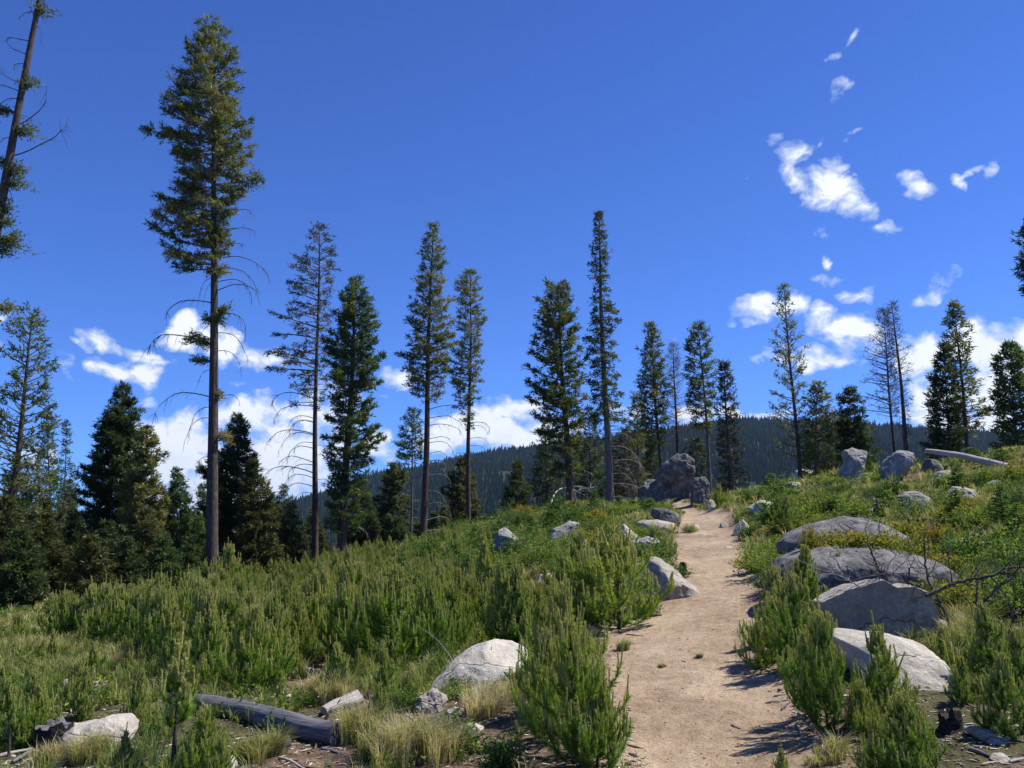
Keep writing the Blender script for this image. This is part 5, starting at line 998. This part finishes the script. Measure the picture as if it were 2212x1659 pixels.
# dead branch systems on the right
def snag(label, pts, r0, seed=0, mat=None, twigs=14, name='dead_branch'):
    P = np.array([at(u, v, d) for u, v, d in pts]); n = len(P); s = np.linspace(0, n-1, (n-1)*6+1); i0 = np.clip(s.astype(int), 0, n-2); f = (s-i0)[:, None]
    # Catmull-Rom
    Pe = np.concatenate([2*P[:1]-P[1:2], P, 2*P[-1:]-P[-2:-1]]); a0, a1, a2, a3 = Pe[i0], Pe[i0+1], Pe[i0+2], Pe[i0+3]
    Q_ = .5*((2*a1)+(a2-a0)*f+(2*a0-5*a1+4*a2-a3)*f**2+(3*a1-a0-3*a2+a3)*f**3); r_ = np.random.default_rng(seed+900); Q_ += r_.normal(0, r0*.35, Q_.shape)
    org = Q_[0].copy(); Q_ -= org; b_ = Buf(); m = len(Q_); tubes(b_, Q_, np.linspace(r0, r0*.35, m), 7, .5); root = b_.obj(name, mat or M_deadwood, None, True); root.location = org; tag(root, label, 'dead branch')
    for j in range(twigs):
        k = r_.integers(int(m*.15), m-1); d = nrm(nrm(Q_[min(k+1, m-1)]-Q_[k-1])*.5+r_.normal(0, .6, 3)); l = r_.uniform(.10, .34); t = np.linspace(0, 1, 5)[:, None]
        b2 = Buf(); W_ = Q_[k]+d*l*t+r_.normal(0, .012, (5, 3))*t*2; tubes(b2, W_, r0*np.linspace(.4, .12, 5), 4, .5)
        for q in (2, 3): e = nrm(d+r_.normal(0, .7, 3)); tubes(b2, W_[q]+e*l*.4*np.linspace(0, 1, 3)[:, None], r0*np.array([.2, .15, .08]), 3, .5)
        b2.obj('twig', mat or M_deadwood, root)
snag('tall curving black dead branch standing right of the angular boulder', [(2052,1352,6.7),(2030,1300,6.75),(2010,1262,6.8),(1998,1210,6.85),(1997,1160,6.9),(2008,1135,6.95),(2022,1122,7.0)], .011, 1, twigs=10)
snag('long dead branch sweeping up to the right edge', [(2000,1287,6.6),(2040,1268,6.6),(2090,1252,6.55),(2140,1245,6.5),(2180,1230,6.45),(2215,1222,6.4),(2260,1215,6.3)], .015, 2, twigs=18)
snag('dark dead branch poking up in front of the front dome', [(1925,1265,7.3),(1910,1250,7.3),(1896,1225,7.3),(1880,1190,7.3),(1865,1160,7.35)], .015, 3, twigs=12)
snag('short dark twig standing before the front dome', [(1962,1262,7.2),(1964,1240,7.2),(1966,1222,7.2),(1978,1205,7.25)], .009, 4, twigs=6)
snag('thin twiggy branch lying across the front dome', [(1836,1258,7.2),(1870,1246,7.2),(1920,1240,7.2),(1975,1239,7.2),(2010,1240,7.2)], .006, 5, twigs=12)
snag('dead branch rising from the bleached log to the right edge', [(2120,1320,6.5),(2135,1290,6.5),(2165,1262,6.4),(2190,1240,6.4),(2210,1205,6.3)], .011, 6, twigs=12)
snag('upright dark stake below the long dead branch', [(2112,1370,6.5),(2111,1330,6.5),(2110,1290,6.5),(2113,1248,6.5)], .016, 7, twigs=3)
snag('thin pale branch trailing down beside the sunlit pale boulder', [(2062,1400,6.3),(2085,1430,6.1),(2110,1455,6.0),(2140,1472,5.9)], .010, 8, M_palewood, 8)
snag('crooked dead branch cut by the right edge', [(2180,1370,6.2),(2186,1345,6.2),(2200,1318,6.2),(2230,1300,6.2)], .011, 9, twigs=6)
snag('thin twigs reaching left over the saplings before the front dome', [(1860,1270,7.0),(1835,1255,7.0),(1805,1240,7.0),(1780,1231,7.0)], .006, 10, M_palewood, 5)
snag('bleached dead branch tangle at the foot of the rounded-top fir', [(1240,1110,26),(1243,1080,26),(1250,1060,26),(1290,1050,26)], .03, 11, M_palewood, 14)
snag('straight pale dead twig leaning in the centre of the thicket', [(985,1440,6.9),(960,1400,7.0),(930,1370,7.1),(902,1352,7.2)], .004, 12, M_palewood, 2, 'dry_stalk')
# sticks lying about
SG = 'bleached sticks scattered on the ground'
for i, (u1, v1, u2, v2, w_) in enumerate([(690,1622,800,1659,7),(600,1640,690,1672,6),(540,1612,640,1606,3),(725,1520,700,1548,4),(880,1545,900,1570,4),(865,1590,930,1568,5),(905,1560,960,1550,4),(170,1500,235,1530,4),(150,1525,180,1560,4),
   (20,1650,120,1600,8),(0,1636,70,1620,8),(40,1665,150,1640,6),(1690,1535,1712,1515,5),(1655,1520,1705,1512,4),(1672,1505,1700,1500,4),(1705,1480,1722,1460,5),(1665,1575,1700,1582,4),(1722,1566,1728,1590,5),(2092,1622,2150,1640,8),(2160,1568,2178,1552,7),(2190,1560,2215,1545,5),
   (2075,1515,2110,1530,4),(2180,1648,2215,1640,7),(1880,1640,1890,1665,9),(1400,1332,1430,1330,4),(1345,1392,1370,1390,3),(1352,1372,1392,1374,3),(1580,1568,1600,1575,4),(2060,1165,2110,1170,3),(2080,1185,2160,1192,2.5),(2120,1170,2140,1150,4),(1250,1090,1330,1084,3)]):
    a = hit(u1, v1); b = hit(u2, v2); r1 = max(w_*K/F*a[1]/2, .004); a[2] += r1*.8; b[2] += r1*.8
    log('bleached stick or splinter lying on the bare ground', 'stick', a, b, r1, r1*.6, M_logpale if i % 3 else M_log, seed=20+i, cat='stick', knots=0, bend=.04, group=SG, wob=.2, sides=7)

# ------------------------------------------------------------------ grass and ground cover (uncountable)
r_ = np.random.default_rng(303)
def scatter(n, r0, r1, aw=38, p=1.0):
    r = np.exp(r_.uniform(math.log(r0), math.log(r1), n)); a = np.radians(r_.uniform(-aw, aw, n)); return r*np.sin(a), r*np.cos(a)
def cover_mask(x, y): return fbm(p3(x*.55, y*.55), 61, 3)
def tufts(n, r0, r1, blades, hmin, hmax, bias, wid=.0042, aw=38, thr=-.15, rock=True):
    x, y = scatter(n, r0, r1, aw); sd_ = trail_sd(x, y); c = cover_mask(x, y); k = (sd_ < -.06) & (c+r_.normal(0, .25, n) > thr) & (barem(x, y) < .12)
    if rock:
        for q in ROCKPOS: k &= ~inrock(x, y, q, .9)
    x, y, c = x[k], y[k], c[k]; return tuft_at(x, y, blades, hmin, hmax, bias, wid)
def tuft_at(x, y, blades, hmin, hmax, bias, wid):
    n = len(x); z = H(x, y); nb = blades; ti = np.repeat(np.arange(n), nb); m = len(ti); hh = (hmin+(hmax-hmin)*r_.random(n)**1.6)[ti]*r_.uniform(.55, 1.1, m)
    a = r_.uniform(0, 6.283, m); sp_ = (r_.uniform(.25, .55, n)[ti])*hh; rb = hh*.22*r_.random(m)
    o = np.stack([x[ti]+rb*np.cos(a), y[ti]+rb*np.sin(a), z[ti]-.01], 1); out = np.stack([np.cos(a), np.sin(a), 0*a], 1)+np.array([.25, -.1, 0])
    mid = o+out*(sp_*.35)[:, None]+np.array([0, 0, 1])*(hh*.62)[:, None]; tip = o+out*(sp_*1.15)[:, None]+np.array([0, 0, 1])*(hh*r_.uniform(.65, 1.0, m))[:, None]
    dist = np.hypot(x, y)[ti]; wv = nrm(np.cross(out, r_.normal(size=(m, 3))+[0, 0, 2]))*(wid*np.clip(dist/6, 1, 4)*r_.uniform(.6, 1.3, m))[:, None]*.5
    tn = np.clip((bias+.35*fbm(p3(x*.8, y*.8), 71, 2)+r_.normal(0, .12, n))[ti]+r_.normal(0, .13, m), 0, 1)
    V_ = np.stack([o-wv, o+wv, mid+wv*.8, mid-wv*.8, tip], 1); b0 = np.arange(m)*5
    return V_.reshape(-1, 3), np.stack([b0, b0+1, b0+2, b0+3], 1), np.stack([b0+3, b0+2, b0+4], 1), np.repeat(tn, 5)
gb = Buf()
for args in [dict(n=5200, r0=3.6, r1=12, blades=42, hmin=.07, hmax=.26, bias=.36), dict(n=9000, r0=9, r1=36, blades=26, hmin=.10, hmax=.30, bias=.55, thr=-.35)]:
    v_, q_, t_, n_t = tufts(**args); gb.add(v_, T=t_, Q=q_, tint=n_t)
# named straw tufts in the foreground
ST = [(775,1600,70,.30),(850,1640,90,.28),(930,1640,80,.26),(720,1510,55,.22),(690,1495,40,.2),(1040,1540,60,.22),(1075,1520,50,.2),(560,1640,60,.2),(180,1400,80,.25),(240,1440,90,.28),(290,1435,60,.25),(130,1420,60,.25),(90,1470,60,.25),(1800,1640,40,.14),(1770,1655,30,.1),(2080,1390,60,.3),(2105,1360,60,.3),(2120,1410,50,.26),(2060,1320,40,.25),(2160,1400,50,.25),(1430,1440,10,.05),(1512,1420,8,.05),(1345,1405,14,.13),(200,1640,60,.2),(120,1650,40,.16),(1650,1240,20,.08),(1620,1200,12,.07),(1700,1110,60,.2),(1760,1100,60,.22),(1820,1085,60,.2),(2100,1200,60,.25),(2150,1160,60,.25),(1880,1060,60,.25)]
for (u, v, wpx, hh) in ST:
    p = hit(u, v); wd = wpx*K/F*p[1]; k = int(5+wpx*.35); xx = p[0]+r_.normal(0, wd*.35, k); yy = p[1]+r_.normal(0, wd*.35, k)
    v_, q_, t_, n_t = tuft_at(xx, yy, 55, hh*.6, hh*1.1, .78 if (u < 1800 or u > 2000) and v > 1480 else .66, .0036); gb.add(v_, T=t_, Q=q_, tint=n_t)
tag(gb.obj('grass', M_grass), 'green and straw-coloured grass tufts covering the slopes', 'grass', kind='stuff')
cb = Buf(); x, y = scatter(330000, 3.4, 38); sd_ = trail_sd(x, y); c = fbm(p3(x*.7, y*.7), 81, 3); k = (sd_ < -.05) & (c+r_.normal(0, .22, len(x)) > -.08-np.clip((np.hypot(x, y)-10)/12, 0, .3)) & (barem(x, y) < .1)
for q in ROCKPOS: k &= ~inrock(x, y, q, .9)
x, y = x[k], y[k]; dist = np.hypot(x, y); m = len(x); hump = np.clip(fbm(p3(x*2.3, y*2.3), 83, 2)+.35, 0, 1)*.16; z = H(x, y)+hump*r_.random(m)**.6
L = (.018+.0022*dist)*r_.uniform(.6, 1.3, m); tn = np.clip(.42+.5*fbm(p3(x*.45, y*.45), 85, 3)+.25*fbm(p3(x*3, y*3), 87, 2)+r_.normal(0, .12, m), 0, 1)
leaves(cb, np.stack([x, y, z], 1), nrm(r_.normal(0, .7, (m, 3))+[0, 0, .8]), L, L*.5, tn, r_, True)
tag(cb.obj('ground_cover', M_cover), 'low green and reddish leafy ground cover between the grasses', 'ground cover', kind='stuff')
# litter: twigs, bark chips, pebbles
lb = Buf(); x, y = scatter(42000, 3.2, 26); sd_ = trail_sd(x, y); pr = np.where(sd_ > .12, .13, np.where((sd_ > -.35) | (barem(x, y) > 0), .85, .40)); k = r_.random(len(x)) < pr; x, y = x[k], y[k]; m = len(x); dist = np.hypot(x, y)
z = H(x, y)+.004; a = r_.uniform(0, 6.283, m); L = r_.uniform(.010, .05, m)*np.where(trail_sd(x, y) > .1, .45, 1)*np.where(r_.random(m) < .06, 2.2, 1)
d = np.stack([np.cos(a), np.sin(a), r_.normal(0, .12, m)], 1); pth = np.stack([x, y, z], 1)[:, None]+d[:, None]*L[:, None, None]*np.array([-.5, 0, .5])[None, :, None]
tubes(lb, pth, np.broadcast_to(np.array([.7, 1, .5])[None]*(L*.07+.0009)[:, None], (m, 3)), 4, r_.random(m))
M_litter = foliage_mat('wood_litter_bark', [(0, (.05, .035, .025)), (.5, (.19, .13, .09)), (.8, (.42, .34, .26)), (1, (.60, .54, .46))], 0, .85, .5)
tag(lb.obj('wood_litter', M_litter), 'small twigs and bark chips strewn over the bare ground', 'litter', kind='stuff')
pb = Buf(); x, y = scatter(9000, 3.2, 24); sd_ = trail_sd(x, y); k = r_.random(len(x)) < np.where(sd_ > .1, .45, np.where(sd_ > -.4, .9, .3)); x, y = x[k], y[k]; m = len(x)
dv, df = ico(1); S_ = (.004+.011*r_.random(m)**4)*np.where(sd_[k] > .1, .75, 1.4); Vp = dv[None]*S_[:, None, None]*r_.uniform(.6, 1.3, (m, len(dv), 1))*np.array([1.2, 1, .6])+np.stack([x, y, H(x, y)+S_*.2], 1)[:, None]
pb.add(Vp, T=(df[None]+np.arange(m)[:, None, None]*len(dv)).reshape(-1, 3), tint=np.repeat(r_.random(m), len(dv)))
M_peb = foliage_mat('pebble_stone', [(0, (.12, .08, .055)), (.5, (.30, .22, .16)), (1, (.55, .49, .42))], 0, .9, .4)
tag(pb.obj('gravel', M_peb), 'small pebbles and gravel on the trail and its edges', 'gravel', kind='stuff')
